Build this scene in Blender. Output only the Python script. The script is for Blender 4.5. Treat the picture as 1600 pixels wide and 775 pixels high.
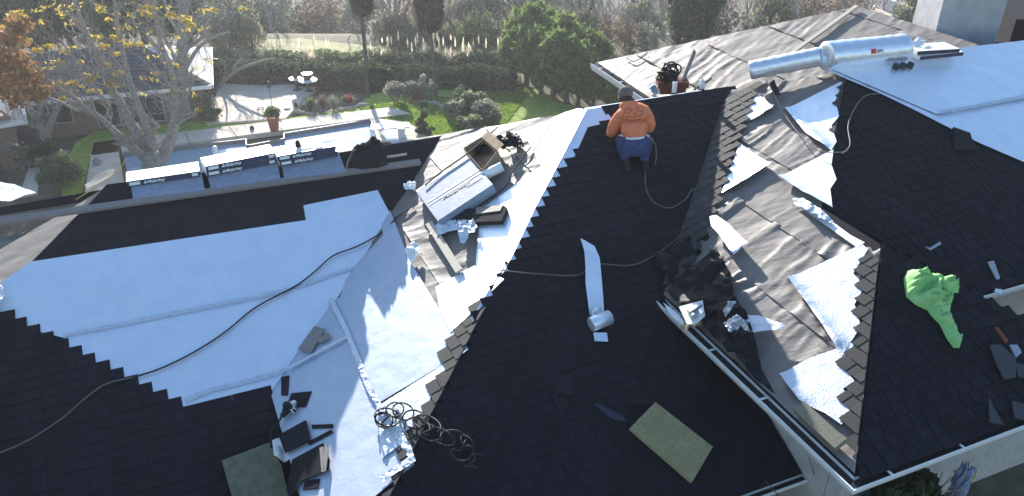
import bpy, bmesh, math, random
import numpy as np
from mathutils import Vector, Matrix, Quaternion
from mathutils.geometry import delaunay_2d_cdt
random.seed(7); rng = np.random.default_rng(7)
for o in list(bpy.data.objects): bpy.data.objects.remove(o)
SC = bpy.context.scene
COL = SC.collection

# ------------------------------------------------------------------ camera
H = 9.6                                   # drone height over the garden
FPX = 1297.1; PITCH = math.radians(29.99); ROLL = math.radians(0.21)
cam_d = bpy.data.cameras.new('camera'); cam = bpy.data.objects.new('camera', cam_d); COL.objects.link(cam)
cam.location = (0, 0, H)
cam.rotation_euler = (Matrix.Rotation(0, 4, 'Z') @ Matrix.Rotation(math.pi/2 - PITCH, 4, 'X') @ Matrix.Rotation(ROLL, 4, 'Z')).to_euler()
cam_d.sensor_width = 36; cam_d.lens = 36*FPX/1600; cam_d.clip_start = .1; cam_d.clip_end = 2000
SC.camera = cam
# ------------------------------------------------------------------ light
SUN_AZ = math.radians(-75); SUN_EL = math.radians(18.5)          # the way the light travels
world = bpy.data.worlds.new('World'); SC.world = world; world.use_nodes = True
wn = world.node_tree.nodes; wl = world.node_tree.links
sky = wn.new('ShaderNodeTexSky'); sky.sky_type = 'NISHITA'; sky.sun_disc = False
sky.sun_elevation = SUN_EL; sky.sun_rotation = math.atan2(-math.cos(SUN_AZ), -math.sin(SUN_AZ)) % (2*math.pi)
sky.air_density = 1.3; sky.dust_density = .6; sky.ozone_density = 3.2
wn['Background'].inputs['Strength'].default_value = .13
wl.new(sky.outputs[0], wn['Background'].inputs[0])
sd = bpy.data.lights.new('sun', 'SUN'); sd.energy = 5; sd.angle = math.radians(.5); sd.color = (1, .94, .85)
sun = bpy.data.objects.new('sun', sd); COL.objects.link(sun)
SDIR = Vector((math.cos(SUN_AZ)*math.cos(SUN_EL), math.sin(SUN_AZ)*math.cos(SUN_EL), -math.sin(SUN_EL)))
sun.rotation_euler = SDIR.to_track_quat('-Z', 'Y').to_euler(); sun.location = (-4, 20, 30)
SC.view_settings.view_transform = 'Standard'; SC.view_settings.look = 'None'
SC.view_settings.exposure = 1.1; SC.view_settings.gamma = 1
SC.render.engine = 'CYCLES'
SC.cycles.volume_bounces = 1; SC.cycles.max_bounces = 6
SC.cycles.volume_step_rate = 5

# ------------------------------------------------------------------ geometry helpers
def ray(px, py):
    x, y = px-800, 387.5-py
    c, s = math.cos(ROLL), math.sin(ROLL)
    X, Y = c*x-s*y, s*x+c*y
    return Vector((X, FPX*math.cos(PITCH)+Y*math.sin(PITCH), -FPX*math.sin(PITCH)+Y*math.cos(PITCH)))
def G(px, py, z=0.):                      # the point of a level at height z
    r = ray(px, py); t = (z-H)/r.z; return Vector((r.x*t, r.y*t, z))
def atY(px, py, Y):                       # the point at distance Y
    r = ray(px, py); t = Y/r.y; return Vector((r.x*t, Y, H+r.z*t))
YAW = math.radians(23.33); S = .4454; Q1 = math.sqrt(1+S*S)
V3 = Vector((math.cos(YAW), math.sin(YAW), 0)); U3 = Vector((math.sin(YAW), -math.cos(YAW), 0)); Z3 = Vector((0, 0, 1))
class Plane:
    def __init__(s, kind, off):
        s.kind, s.off = kind, off+H
        if kind == 'u': s.rd, s.td, s.n = V3, (-U3+Z3*S)/Q1, (U3*S+Z3)/Q1; s.o = Z3*s.off
        else: s.rd, s.td, s.n = U3, (V3+Z3*S)/Q1, (-V3*S+Z3)/Q1; s.o = Z3*s.off
    def at(s, px, py, h=0):
        r = ray(px, py); c = Vector((0, 0, H)); o = s.o+s.n*h
        return c + r*((o-c).dot(s.n)/r.dot(s.n))
    def rt(s, p): q = p-s.o; return (q.dot(s.rd), q.dot(s.td))
    def px(s, px, py): return s.rt(s.at(px, py))
    def pt(s, r, t, h=0): return s.o+s.rd*r+s.td*t+s.n*h
class Frame(Plane):                       # the same plane with turned rows
    def __init__(s, base, o, rd):
        s.rd = rd.normalized(); s.n = base.n; s.td = s.n.cross(s.rd)
        s.o = o; s.kind = 'f'
PA, PN, PC, PM = Plane('u', -10.23), Plane('m', -6.738), Plane('u', -8.769), Plane('m', -7.86)
PQ, PR, PB, PL = Plane('u', -7.746), Plane('u', -7.308), Plane('m', -9.2), Plane('m', -4.551)
ORG = {}
def tag(o, label=None, cat=None, group=None, kind=None):
    if label: o['label'] = label
    if cat: o['category'] = cat
    if group: o['group'] = group
    if kind: o['kind'] = kind
    return o
def thing(name, label, cat, loc, group=None):
    o = bpy.data.objects.new(name, None); COL.objects.link(o); o.location = loc; o.empty_display_size = .1
    ORG[o.name] = Vector(loc); return tag(o, label, cat, group)
def mk(name, verts, faces, mat, parent=None, smooth=False):
    """links one mesh object; verts in world coordinates"""
    vs = [Vector(v) for v in verts] if not isinstance(verts, np.ndarray) else verts
    if parent is not None: org = ORG[parent.name]
    else:
        a = np.array([tuple(v) for v in vs]) if not isinstance(vs, np.ndarray) else vs
        org = Vector((float((a[:, 0].min()+a[:, 0].max())/2), float((a[:, 1].min()+a[:, 1].max())/2), float(a[:, 2].min())))
    me = bpy.data.meshes.new(name)
    if isinstance(vs, np.ndarray): me.from_pydata((vs-np.array(tuple(org))).tolist(), [], faces)
    else: me.from_pydata([tuple(v-org) for v in vs], [], faces)
    me.update()
    o = bpy.data.objects.new(name, me); COL.objects.link(o)
    if mat: me.materials.append(mat)
    if smooth: me.shade_smooth()
    if parent is not None: o.parent = parent
    else: o.location = org
    ORG[o.name] = org
    return o
def struct(o): o['kind'] = 'structure'; return o
class MB:                                  # collects shapes for one mesh
    def __init__(s): s.v = []; s.f = []
    def add(s, v, f):
        n = len(s.v); s.v += [Vector(x) for x in v]; s.f += [tuple(i+n for i in q) for q in f]; return s
    def prism(s, pts, d):
        n = len(pts); pts = [Vector(p) for p in pts]
        s.add(pts+[p+d for p in pts], [tuple(range(n))[::-1], tuple(range(n, 2*n))]+[(i, (i+1) % n, n+(i+1) % n, n+i) for i in range(n)]); return s
    def box(s, c, ex, ey, ez):             # centre of the bottom, full edge vectors
        c = Vector(c); p = [c-ex/2-ey/2, c+ex/2-ey/2, c+ex/2+ey/2, c-ex/2+ey/2]; return s.prism(p, ez)
    def tube(s, path, rad, n=6, caps=True):
        path = [Vector(p) for p in path]; m = len(path)
        if not hasattr(rad, '__len__'): rad = [rad]*m
        vs = []; ref = Vector((.31, .2, .93)).normalized()
        for i, p in enumerate(path):
            d = (path[min(i+1, m-1)]-path[max(i-1, 0)])
            if d.length < 1e-7: d = Vector((0, 0, 1))
            d.normalize(); a = d.cross(ref)
            if a.length < .1: a = d.cross(Vector((1, 0, 0)))
            a.normalize(); b = d.cross(a)
            for k in range(n):
                t = 2*math.pi*k/n; vs.append(p+(a*math.cos(t)+b*math.sin(t))*rad[i])
        fs = [(i*n+k, i*n+(k+1) % n, (i+1)*n+(k+1) % n, (i+1)*n+k) for i in range(m-1) for k in range(n)]
        if caps: fs += [tuple(range(n))[::-1], tuple((m-1)*n+k for k in range(n))]
        s.add(vs, fs); return s
    def lathe(s, c, prof, n=16, axis=Z3):
        c = Vector(c); axis = Vector(axis).normalized(); a = axis.orthogonal().normalized(); b = axis.cross(a); vs = []
        for r, z in prof:
            for k in range(n): t = 2*math.pi*k/n; vs.append(c+axis*z+(a*math.cos(t)+b*math.sin(t))*r)
        m = len(prof); fs = [(i*n+k, i*n+(k+1) % n, (i+1)*n+(k+1) % n, (i+1)*n+k) for i in range(m-1) for k in range(n)]
        fs += [tuple(range(n))[::-1], tuple((m-1)*n+k for k in range(n))]
        s.add(vs, fs); return s
    def build(s, name, mat, parent=None, smooth=False): return mk(name, s.v, s.f, mat, parent, smooth)
def smoothpath(P, k=6):
    P = [Vector(p) for p in P]; out = []
    for i in range(len(P)-1):
        a, b, c, d = P[max(i-1, 0)], P[i], P[i+1], P[min(i+2, len(P)-1)]
        for j in range(k):
            t = j/k; out.append(.5*((2*b)+(c-a)*t+(2*a-5*b+4*c-d)*t*t+(3*b-a-3*c+d)*t**3))
    return out+[P[-1]]
def vnoise(x, y, seed=0):                  # value noise, numpy
    x = np.asarray(x, float); y = np.asarray(y, float)
    xi, yi = np.floor(x).astype(np.int64), np.floor(y).astype(np.int64); fx, fy = x-xi, y-yi
    fx = fx*fx*(3-2*fx); fy = fy*fy*(3-2*fy)
    def h(a, b):
        n = (a*374761393+b*668265263+seed*974711) & 0xffffffff; n = ((n ^ (n >> 13))*1274126177) & 0xffffffff
        return ((n ^ (n >> 16)) & 0xffff)/65535.
    return (h(xi, yi)*(1-fx)+h(xi+1, yi)*fx)*(1-fy)+(h(xi, yi+1)*(1-fx)+h(xi+1, yi+1)*fx)*fy*1.0
def fbm(x, y, seed=0, o=3):
    r = 0; a = .5
    for i in range(o): r = r+a*vnoise(x*2**i, y*2**i, seed+i*17); a *= .5
    return r

# ------------------------------------------------------------------ materials
def mat(name, c1, c2=None, scale=20, rough=.6, metal=0, bump=0, bscale=None, spec=.5, island=0, detail=4, dist=.01, trans=0, streak=None, ramp=(.35, .65), big=None):
    m = bpy.data.materials.new(name); m.use_nodes = True; nt = m.node_tree; b = nt.nodes['Principled BSDF']; L = nt.links
    b.inputs['Roughness'].default_value = rough; b.inputs['Metallic'].default_value = metal; b.inputs['Specular IOR Level'].default_value = spec
    tc = nt.nodes.new('ShaderNodeTexCoord'); src = tc.outputs['Object']
    if streak:
        mp = nt.nodes.new('ShaderNodeMapping'); mp.inputs['Scale'].default_value = streak; mp.inputs['Rotation'].default_value = (0, 0, -YAW); L.new(src, mp.inputs[0]); src = mp.outputs[0]
    n = nt.nodes.new('ShaderNodeTexNoise'); n.inputs['Scale'].default_value = scale; n.inputs['Detail'].default_value = detail; L.new(src, n.inputs['Vector'])
    if c2 is not None:
        r = nt.nodes.new('ShaderNodeValToRGB'); r.color_ramp.elements[0].position, r.color_ramp.elements[1].position = ramp
        r.color_ramp.elements[0].color = (*c1, 1); r.color_ramp.elements[1].color = (*c2, 1); L.new(n.outputs[0], r.inputs[0]); out = r.outputs[0]
    else:
        rgb = nt.nodes.new('ShaderNodeRGB'); rgb.outputs[0].default_value = (*c1, 1); out = rgb.outputs[0]
    def mul(out, fac_out, lo, hi):
        mr = nt.nodes.new('ShaderNodeMapRange'); mr.inputs['To Min'].default_value = lo; mr.inputs['To Max'].default_value = hi; L.new(fac_out, mr.inputs[0])
        vm = nt.nodes.new('ShaderNodeVectorMath'); vm.operation = 'SCALE'; L.new(out, vm.inputs[0]); L.new(mr.outputs[0], vm.inputs['Scale']); return vm.outputs[0]
    if island:
        g = nt.nodes.new('ShaderNodeNewGeometry'); out = mul(out, g.outputs['Random Per Island'], 1-island, 1+island)
    if big:
        n3 = nt.nodes.new('ShaderNodeTexNoise'); n3.inputs['Scale'].default_value = big[0]; n3.inputs['Detail'].default_value = 3; L.new(tc.outputs['Object'], n3.inputs['Vector']); out = mul(out, n3.outputs[0], 1-big[1], 1+big[1])
    L.new(out, b.inputs['Base Color'])
    if bump:
        n2 = nt.nodes.new('ShaderNodeTexNoise'); n2.inputs['Scale'].default_value = bscale or scale; n2.inputs['Detail'].default_value = 5; L.new(src, n2.inputs['Vector'])
        bp = nt.nodes.new('ShaderNodeBump'); bp.inputs['Strength'].default_value = bump; bp.inputs['Distance'].default_value = dist; L.new(n2.outputs[0], bp.inputs['Height']); L.new(bp.outputs[0], b.inputs['Normal'])
    if trans:
        t = nt.nodes.new('ShaderNodeBsdfTranslucent'); L.new(out, t.inputs[0]); mx = nt.nodes.new('ShaderNodeMixShader'); mx.inputs[0].default_value = trans
        L.new(b.outputs[0], mx.inputs[1]); L.new(t.outputs[0], mx.inputs[2]); L.new(mx.outputs[0], nt.nodes['Material Output'].inputs[0])
    return m
M = dict(
 felt=mat('felt', (.165, .142, .132), (.2, .176, .165), 1.2, .58, spec=.5, bump=.5, bscale=.9, detail=3, dist=.05, big=(1.2, .2), streak=(.8, 3.6, 3.6)),
 felt_dark=mat('felt_dark', (.016, .016, .022), (.024, .024, .031), 8, .85, spec=.12, bump=.2, bscale=60),
 shingle=mat('shingle', (.008, .008, .013), (.02, .0195, .028), 160, .75, bump=.6, bscale=260, dist=.004, island=.22, spec=.1, big=(1.1, .22)),
 shingle_sunlit=mat('shingle_sunlit', (.024, .024, .026), (.055, .054, .054), 120, .75, bump=.5, bscale=260, dist=.004, island=.5, spec=.3),  # same shingle, sunlight on the lit slopes put into a lighter colour
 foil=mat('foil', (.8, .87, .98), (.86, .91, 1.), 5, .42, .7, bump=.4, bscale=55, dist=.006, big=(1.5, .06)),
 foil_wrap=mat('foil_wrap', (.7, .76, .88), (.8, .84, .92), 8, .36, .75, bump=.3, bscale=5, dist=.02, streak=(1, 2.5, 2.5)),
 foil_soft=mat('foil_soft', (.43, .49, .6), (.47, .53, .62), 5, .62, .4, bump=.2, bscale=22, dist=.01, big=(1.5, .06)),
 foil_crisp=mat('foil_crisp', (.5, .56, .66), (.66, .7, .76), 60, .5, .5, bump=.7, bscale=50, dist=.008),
 wrap=mat('wrap', (.22, .27, .37), (.3, .34, .43), 14, .65, 0, bump=.3, bscale=20, dist=.01),
 wrap_white=mat('wrap_white', (.78, .79, .8), (.84, .84, .84), 20, .35, 0, bump=.2, bscale=30),
 print_dark=mat('print_dark', (.02, .025, .06), (.03, .035, .08), 20, .4),
 print_white=mat('print_white', (.75, .77, .8), None, 5, .5),
 print_blue=mat('print_blue', (.06, .09, .2), None, 5, .5),
 print_red=mat('print_red', (.6, .03, .06), None, 5, .5),
 white_metal=mat('white_metal', (.66, .68, .7), (.74, .75, .77), 9, .4, bump=.05, big=(3, .08)),
 wood_old=mat('wood_old', (.2, .17, .17), (.3, .26, .25), 9, .8, bump=.4, streak=(1.2, 14, 14)),
 wood_pale=mat('wood_pale', (.42, .37, .3), (.55, .5, .42), 9, .75, bump=.3, streak=(2, 14, 14)),
 stucco=mat('stucco', (.4, .38, .37), (.47, .45, .44), 8, .9, bump=.5, bscale=90, big=(1, .1)),
 stucco_grey=mat('stucco_grey', (.38, .38, .42), (.46, .46, .49), 5, .9, bump=.5, bscale=60, big=(1, .2)),
 stucco_tan=mat('stucco_tan', (.22, .155, .12), (.28, .2, .16), 5, .9, bump=.5, bscale=60, big=(.6, .15)),
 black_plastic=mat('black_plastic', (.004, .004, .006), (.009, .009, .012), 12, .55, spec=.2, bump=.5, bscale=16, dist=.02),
 rubber=mat('rubber', (.012, .012, .015), None, 5, .7, spec=.3),
 hose_dark=mat('hose_dark', (.04, .04, .042), None, 5, .7, spec=.3),
 cable_grey=mat('cable_grey', (.12, .11, .1), None, 5, .6),
 cable_pale=mat('cable_pale', (.2, .18, .16), None, 5, .6),
 tan_strip=mat('tan_strip', (.15, .145, .11), (.21, .2, .155), 60, .9, bump=.5, bscale=90),
 loose=mat('loose_shingle', (.035, .038, .05), (.06, .063, .078), 90, .9, bump=.4),
 shaded_wall=mat('shaded_wall', (.04, .038, .04), (.06, .055, .055), 6, .9),  # shade under the deep eave put into the wall colour
 litter=mat('gutter_litter_shade', (.012, .011, .01), (.03, .027, .024), 60, .95, bump=.6, bscale=60),  # litter whose dark colour also holds the trough's shade
 foam=mat('foam', (.28, .25, .13), (.36, .33, .19), 40, .9, bump=.6, bscale=60, big=(5, .22)),
 carpet=mat('carpet', (.12, .125, .08), (.17, .17, .115), 12, .95, bump=.5, bscale=90, big=(4, .22)),
 hiviz=mat('hiviz', (.28, .62, .2), (.4, .74, .3), 9, .7, bump=.4, bscale=25, trans=.2),
 orange=mat('orange_fleece', (.7, .19, .085), (.78, .25, .12), 14, .9, bump=.9, bscale=14, dist=.03),
 denim=mat('denim', (.022, .04, .12), (.045, .075, .2), 40, .9, bump=.3),
 cloth_white=mat('cloth_white', (.7, .72, .76), None, 5, .8, bump=.2),
 stucco_blue=mat('stucco_blue', (.3, .45, .58), (.36, .52, .64), 5, .9),
 cap=mat('cap_cloth', (.11, .1, .09), (.17, .155, .14), 30, .9),
 hair=mat('hair', (.03, .025, .02), None, 5, .7),
 skin=mat('skin', (.45, .24, .16), None, 5, .5),
 print_maroon=mat('print_maroon', (.42, .07, .04), None, 5, .8),
 maroon=mat('maroon_cloth', (.16, .035, .025), (.24, .06, .04), 12, .85, bump=.3),
 cardboard=mat('cardboard', (.3, .2, .13), (.36, .26, .17), 9, .9),
 steel=mat('steel', (.4, .4, .4), (.5, .5, .5), 20, .35, .9),
 blue_cloth=mat('blue_cloth', (.12, .17, .32), (.3, .36, .5), 9, .8, bump=.4),
 yellow=mat('yellow_paint', (.7, .55, .1), None, 5, .6),
 concrete=mat('concrete', (.54, .47, .4), (.62, .55, .47), 3, .85, bump=.2, bscale=40, big=(.5, .1)),
 pool_tile=mat('pool_tile', (.16, .17, .18), (.22, .23, .24), 6, .5),
 water=mat('pool_water', (.24, .37, .5), (.3, .43, .56), 1.5, .04, bump=.12, bscale=2.5, dist=.03, spec=1.),
 water_teal=mat('teal_water', (.03, .16, .15), (.06, .24, .23), 1.5, .05, bump=.12, bscale=3, spec=1.),
 lawn=mat('lawn', (.2, .29, .04), (.33, .42, .07), 3.5, .95, bump=.8, bscale=14, dist=.06, big=(.35, .25)),
 grass_blade=mat('grass_blade', (.2, .32, .05), (.32, .45, .08), 6, .8, island=.3, trans=.55),
 soil=mat('soil', (.09, .075, .05), (.15, .13, .09), 2, .95, bump=.7, bscale=6, dist=.06, big=(.1, .3)),
 meadow=mat('meadow', (.36, .34, .16), (.5, .46, .24), 1.5, .95, bump=.8, bscale=8, dist=.08, big=(.2, .2)),
 rock=mat('rock', (.25, .23, .21), (.42, .4, .37), 6, .9, bump=.5),
 bark=mat('bark_pale', (.2, .185, .17), (.36, .34, .31), 9, .85, bump=.5, bscale=14, dist=.02),
 bark_dark=mat('bark_dark', (.07, .055, .05), (.13, .11, .1), 9, .9, bump=.6, bscale=12, dist=.03),
 leaf_yellow=mat('leaf_yellow', (.5, .36, .04), (.72, .56, .12), 4, .6, island=.3, trans=.45),
 leaf_rust=mat('leaf_rust', (.3, .14, .06), (.45, .27, .1), 3, .7, island=.35, trans=.35),
 leaf_dark=mat('leaf_dark', (0.033, 0.058, 0.029), (0.078, 0.111, 0.046), 3, .7, island=.45, trans=.5),
 leaf_mid=mat('leaf_mid', (0.096, 0.144, 0.064), (0.192, 0.240, 0.112), 3, .7, island=.4, trans=.5),
 leaf_olive=mat('leaf_olive', (0.180, 0.195, 0.120), (0.300, 0.300, 0.195), 3, .7, island=.4, trans=.5),
 leaf_grey=mat('leaf_grey', (0.216, 0.230, 0.176), (0.365, 0.365, 0.297), 3, .7, island=.4, trans=.5),
 leaf_brown=mat('leaf_brown', (0.169, 0.117, 0.085), (0.286, 0.208, 0.156), 3, .7, island=.4, trans=.5),
 leaf_red=mat('leaf_red', (.3, .06, .05), (.4, .12, .08), 3, .7, island=.4, trans=.35),
 plume=mat('plume', (.6, .52, .38), (.75, .68, .55), 3, .8, island=.2, trans=.5),
 conifer=mat('conifer', (.11, .17, .045), (.2, .26, .09), 1.2, .75, island=.35, trans=.55) if True else mat('conifer', (0.068, 0.135, 0.038), (0.150, 0.240, 0.075), 3, .75, island=.45, trans=.5),
 crown_dark=mat('crown_dark', (.045, .045, .025), (.08, .07, .04), 3, .8, island=.45, trans=.2),
 terracotta=mat('terracotta', (.4, .13, .07), (.5, .18, .1), 8, .8),
 roof_slate=mat('roof_slate', (.05, .055, .07), (.09, .095, .11), 6, .8, bump=.4, island=.25),
 roof_pale=mat('roof_pale', (.38, .37, .36), (.5, .49, .47), 6, .8, bump=.4),
 glass_dark=mat('glass_dark', (.02, .025, .04), None, 5, .05, spec=1.),
 iron=mat('iron', (.03, .03, .03), None, 5, .5),
 blue_dark=mat('blue_dark', (.014, .018, .045), (.025, .03, .06), 3, .8),
)

# ------------------------------------------------------------------ sheets laid on a slope
def sheet(name, P, poly, h, mat_, parent, step=.05, disp=None, rt=False, lift=None, close=True):
    """poly: pixel corners (or r,t pairs); a wrinkled sheet following plane P at height h, 3 mm thick at its rim"""
    pts = [Vector(q) if rt else Vector(P.px(*q)) for q in poly]
    n = len(pts); b = []
    for i in range(n):
        a, c = pts[i], pts[(i+1) % n]; m = max(1, int((c-a).length/step))
        for k in range(m): b.append(a+(c-a)*k/m)
    B = np.array([tuple(p) for p in b]); lo, hi = B.min(0), B.max(0)
    gx, gy = np.meshgrid(np.arange(lo[0]+step/2, hi[0], step), np.arange(lo[1]+step/2, hi[1], step)); gx = gx.ravel(); gy = gy.ravel()
    gx = gx+rng.uniform(-.2, .2, gx.size)*step; gy = gy+rng.uniform(-.2, .2, gy.size)*step
    ins = np.zeros(gx.size, bool); md = np.full(gx.size, 1e9)
    for i in range(n):
        (x1, y1), (x2, y2) = pts[i], pts[(i+1) % n]
        if y1 != y2:
            cond = (y1 > gy) != (y2 > gy); xx = (x2-x1)*(gy-y1)/(y2-y1)+x1; ins ^= cond & (gx < xx)
        L2 = (x2-x1)**2+(y2-y1)**2
        tt = np.clip(((gx-x1)*(x2-x1)+(gy-y1)*(y2-y1))/max(L2, 1e-9), 0, 1); md = np.minimum(md, np.hypot(gx-x1-tt*(x2-x1), gy-y1-tt*(y2-y1)))
    k = ins & (md > step*.4)
    co = [Vector(p) for p in b]+[Vector(p) for p in zip(gx[k].tolist(), gy[k].tolist())]
    vo, _, fo, *_ = delaunay_2d_cdt(co, [], [list(range(len(b)))], 1, 1e-5)
    A = np.array([tuple(v) for v in vo])
    hh = np.full(len(A), float(h))
    if disp is not None: hh = hh+disp(A[:, 0], A[:, 1])
    if lift is not None: hh = hh+lift(A[:, 0], A[:, 1])
    W = np.array(tuple(P.o))+A[:, :1]*np.array(tuple(P.rd))+A[:, 1:]*np.array(tuple(P.td))+hh[:, None]*np.array(tuple(P.n))
    fo = [tuple(f) for f in fo]
    par = list(range(len(A)))
    def find(i):
        while par[i] != i: par[i] = par[par[i]]; i = par[i]
        return i
    for f in fo:
        a_ = find(f[0])
        for v_ in f[1:]:
            b_ = find(v_)
            if a_ != b_: par[b_] = a_
    cnt = {}
    for f in fo: cnt[find(f[0])] = cnt.get(find(f[0]), 0)+1
    big_ = max(cnt.values()); fo = [f for f in fo if cnt[find(f[0])] == big_]
    used = sorted({i for f in fo for i in f}); mp_ = {o_: n_ for n_, o_ in enumerate(used)}; A = A[used]; W = W[used]; fo = [tuple(mp_[i] for i in f) for f in fo]
    a0, a1, a2 = A[fo[0][0]], A[fo[0][1]], A[fo[0][2]]
    flip = ((a1[0]-a0[0])*(a2[1]-a0[1])-(a1[1]-a0[1])*(a2[0]-a0[0]))*(P.rd.cross(P.td).dot(P.n)) < 0
    if flip: fo = [f[::-1] for f in fo]
    o = mk(name, W, fo, mat_, parent, True)
    return o
def pip(r, t, poly):
    ins = np.zeros(np.shape(r), bool); n = len(poly)
    for i in range(n):
        (x1, y1), (x2, y2) = poly[i], poly[(i+1) % n]
        if y1 != y2: ins ^= ((y1 > t) != (y2 > t)) & (r < (x2-x1)*(t-y1)/(y2-y1)+x1)
    return ins
MASKS = []
def folds(amp=.012, ang=.6, sc=2.2, seed=0, stretch=3.2, base=.004):
    ca, sa = math.cos(ang), math.sin(ang)
    def f(r, t):
        x = ca*r+sa*t; y = -sa*r+ca*t
        wx = x+.5*fbm(r*1.1, t*1.1, seed+5); wy = y+.35*fbm(r*1.3+9, t*1.3, seed+6)
        n = fbm(wx*sc/stretch*1.0, wy*sc*1.6, seed, 3)*1.15
        rid = 1-np.abs(2*n-1); rid = np.clip((rid-.62)/.38, 0, 1)**1.6
        m = np.clip((fbm(r*.9, t*.9, seed+30, 2)-.2)*3.2, .3, 1)
        k = np.ones(np.shape(r))
        for q in MASKS: k = np.where(pip(r, t, q), .3, k)
        return (amp*rid*m+base*fbm(r*3, t*3, seed+40))*k
    return f
def crinkle(amp=.004, seed=0, sc=9):
    return lambda r, t: amp*(fbm(r*sc, t*sc, seed, 3)*1.4)+amp*.8*fbm(r*1.3, t*1.3, seed+3)
def slab(P, pix, h0, th, mb=None, rt=False):
    mb = mb or MB(); pts = [P.pt(*q, h0) if rt else P.at(*q, h0) for q in pix]; mb.prism(pts, P.n*th); return mb
def on_slab(name, P, pix, h0, th, mat_, label=None, cat=None, group=None, parent=None, smooth=False):
    o = slab(P, pix, h0, th).build(name, mat_, parent, smooth)
    if parent is None and label: tag(o, label, cat, group)
    elif label: o['label'] = label
    return o

GZ = -5.9                                  # the garden lies a storey below the eaves' own ground
def Gd(px, py, dz=0.): return G(px, py, GZ+dz)
# ================================================================== THE HOUSE
house = thing('house', 'large low house with white gutters whose hipped roofs are being reshingled', 'house', (2, 8, 0))
def at_z(Pu, Pm, z):                       # the point of hip or valley at height z
    b = (Pu.off-z)/S; a = (z-Pm.off)/S; return V3*a+U3*b+Z3*z
def ab(a, b, z): return V3*a+U3*b+Z3*z
def ca(p): return p.dot(V3)
def cb(p): return p.dot(U3)
ZC = 5.31; ZA = 4.57; ZQ = 5.80; ZM = 4.0; ZW = 4.9; ZN = 3.06; ZE = 2.97
T_ = at_z(PC, PN, ZC); J_ = at_z(PC, PM, ZC); H2 = at_z(PQ, PM, ZQ); S_ = at_z(PQ, PM, ZW); P1 = at_z(PR, PM, ZW); K_ = at_z(PR, PM, ZM); CM = at_z(PC, PM, ZM)
NCb = at_z(PC, PN, ZN); NA0 = at_z(PA, PN, ZN); NA1 = at_z(PA, PN, ZA); LA1 = at_z(PA, PL, ZA); LA0 = at_z(PA, PL, 2.3)
def back(p, z): k = (p.z-z)/S; return p+(-U3-V3)*k-Z3*(k*S)
def slope(P, pts, mat_=None, th=.12):
    n = P.n if isinstance(P, Plane) else P
    return MB().prism([p-n*th for p in pts], n*th).build('roof_slope', mat_ or M['felt_dark'], house)
nb = (-U3*S+Z3)/Q1
EPX = [(1381, 384), (1521, 456), (1600, 497), (1720, 560)]
slA = slope(PA, [LA1, NA1, NA0, NA0+U3*1.5-Z3*1.5*S, NA0+V3*.5+U3*2-Z3*2*S, LA0+V3*0])
slN = slope(PN, [T_, back(T_, 3.7), back(NA1, 3.7), NA1, NA0, ab(ca(NA0), cb(NCb)+.0, ZN), NCb])
ceave = ab(ca(K_), (PC.off-ZE)/S, ZE)
slC = slope(PC, [T_, NCb+Z3*0, at_z(PC, PN, ZE), ab(ca(K_)+.46, (PC.off-ZE)/S, ZE), ab(ca(K_)+.46, cb(CM)-.2, 0)+Z3*(PC.off-S*(cb(CM)-.2)), CM+V3*.0, J_])
slM = slope(PM, [J_, CM, K_, P1, S_, H2, back(H2, 4.9), back(J_, 4.9)])
rfar = ab(ca(K_)+9, cb(K_), ZM); epr = [PR.at(*q) for q in EPX[1:]]
slR = slope(PR, [P1, K_, rfar, rfar-U3*1.0+Z3*S, *epr[::-1]])
qe = [PQ.at(*q) for q in EPX[:2]]; qz = qe[1].z
slQ = slope(PQ, [H2, S_, qe[0], qe[1], ab(ca(qe[1])+9, cb(qe[1]), qz), ab(ca(H2)+12, cb(H2), ZQ)])
slB = slope(PB, [PB.at(*q) for q in [(930, 98), (1341, 10), (1352, 13), (1545, 75), (1556, 82), (1287, 130), (1140, 160), (1020, 162)]])
slL = slope(PL, [LA1, LA0, LA0-V3*6-Z3*6*S+U3*0, LA1-U3*0+(-V3)*3.4-Z3*3.4*S])
slope(nb, [T_, J_, back(J_, 4.2), back(T_, 4.2)]); slope(nb, [H2, ab(ca(H2)+12, cb(H2), ZQ), ab(ca(H2)+12, cb(H2)-1.5, ZQ-1.5*S), back(H2, ZQ-1.5*S)])
slope(nb, [LA1, NA1, back(NA1, 3.2), ab(ca(LA1)-2.6, cb(LA1)-3.08, 3.2)])
# the little step where the front wing's far edge drops to the slope behind
MB().add([P1, epr[0], epr[1], epr[2], PQ.at(*EPX[3])-Z3*.5, PQ.at(*EPX[2])-Z3*.4, qe[1]-Z3*.02, qe[0]-Z3*.02], [(0, 1, 6, 7), (1, 2, 5, 6), (2, 3, 4, 5)]).build('fascia', M['felt_dark'], house)
# walls under the eaves
def wall(p, q, ztop, m='stucco', zb=GZ-.05, th=.18):
    d = (q-p); d.z = 0; nrm = Vector((-d.y, d.x, 0)).normalized()*th
    p = Vector((p.x, p.y, zb)); q = Vector((q.x, q.y, zb)); o = MB().prism([p, q, q+nrm, p+nrm], Z3*(ztop-zb)).build('wall', M[m], house); return o
kin = K_+V3*.45-U3*.45; wr = G(1535, 679, 3.85); wr = ab(ca(wr), cb(kin), 0)
wall(kin, ab(ca(wr), cb(kin), 0), ZM-.15); wall(ab(ca(kin)+.18, cb(kin)-.19, 0), ab(ca(kin)+.18, cb(CM)-1, 0), ZM-.15)
wall(ab(ca(wr), cb(kin)-.19, 0), ab(ca(wr), cb(kin)-3, 0), ZM-.15)
wall(ab(ca(wr)+.2, cb(kin)-3.4, 0), ab(ca(wr)+8, cb(kin)-3.4, 0), ZM-.15, 'shaded_wall')
qw = qe[1]-U3*.4; wall(ab(ca(qw)-.6, cb(qw), 0), ab(ca(qw)+9, cb(qw), 0), qz-.18)
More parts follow.
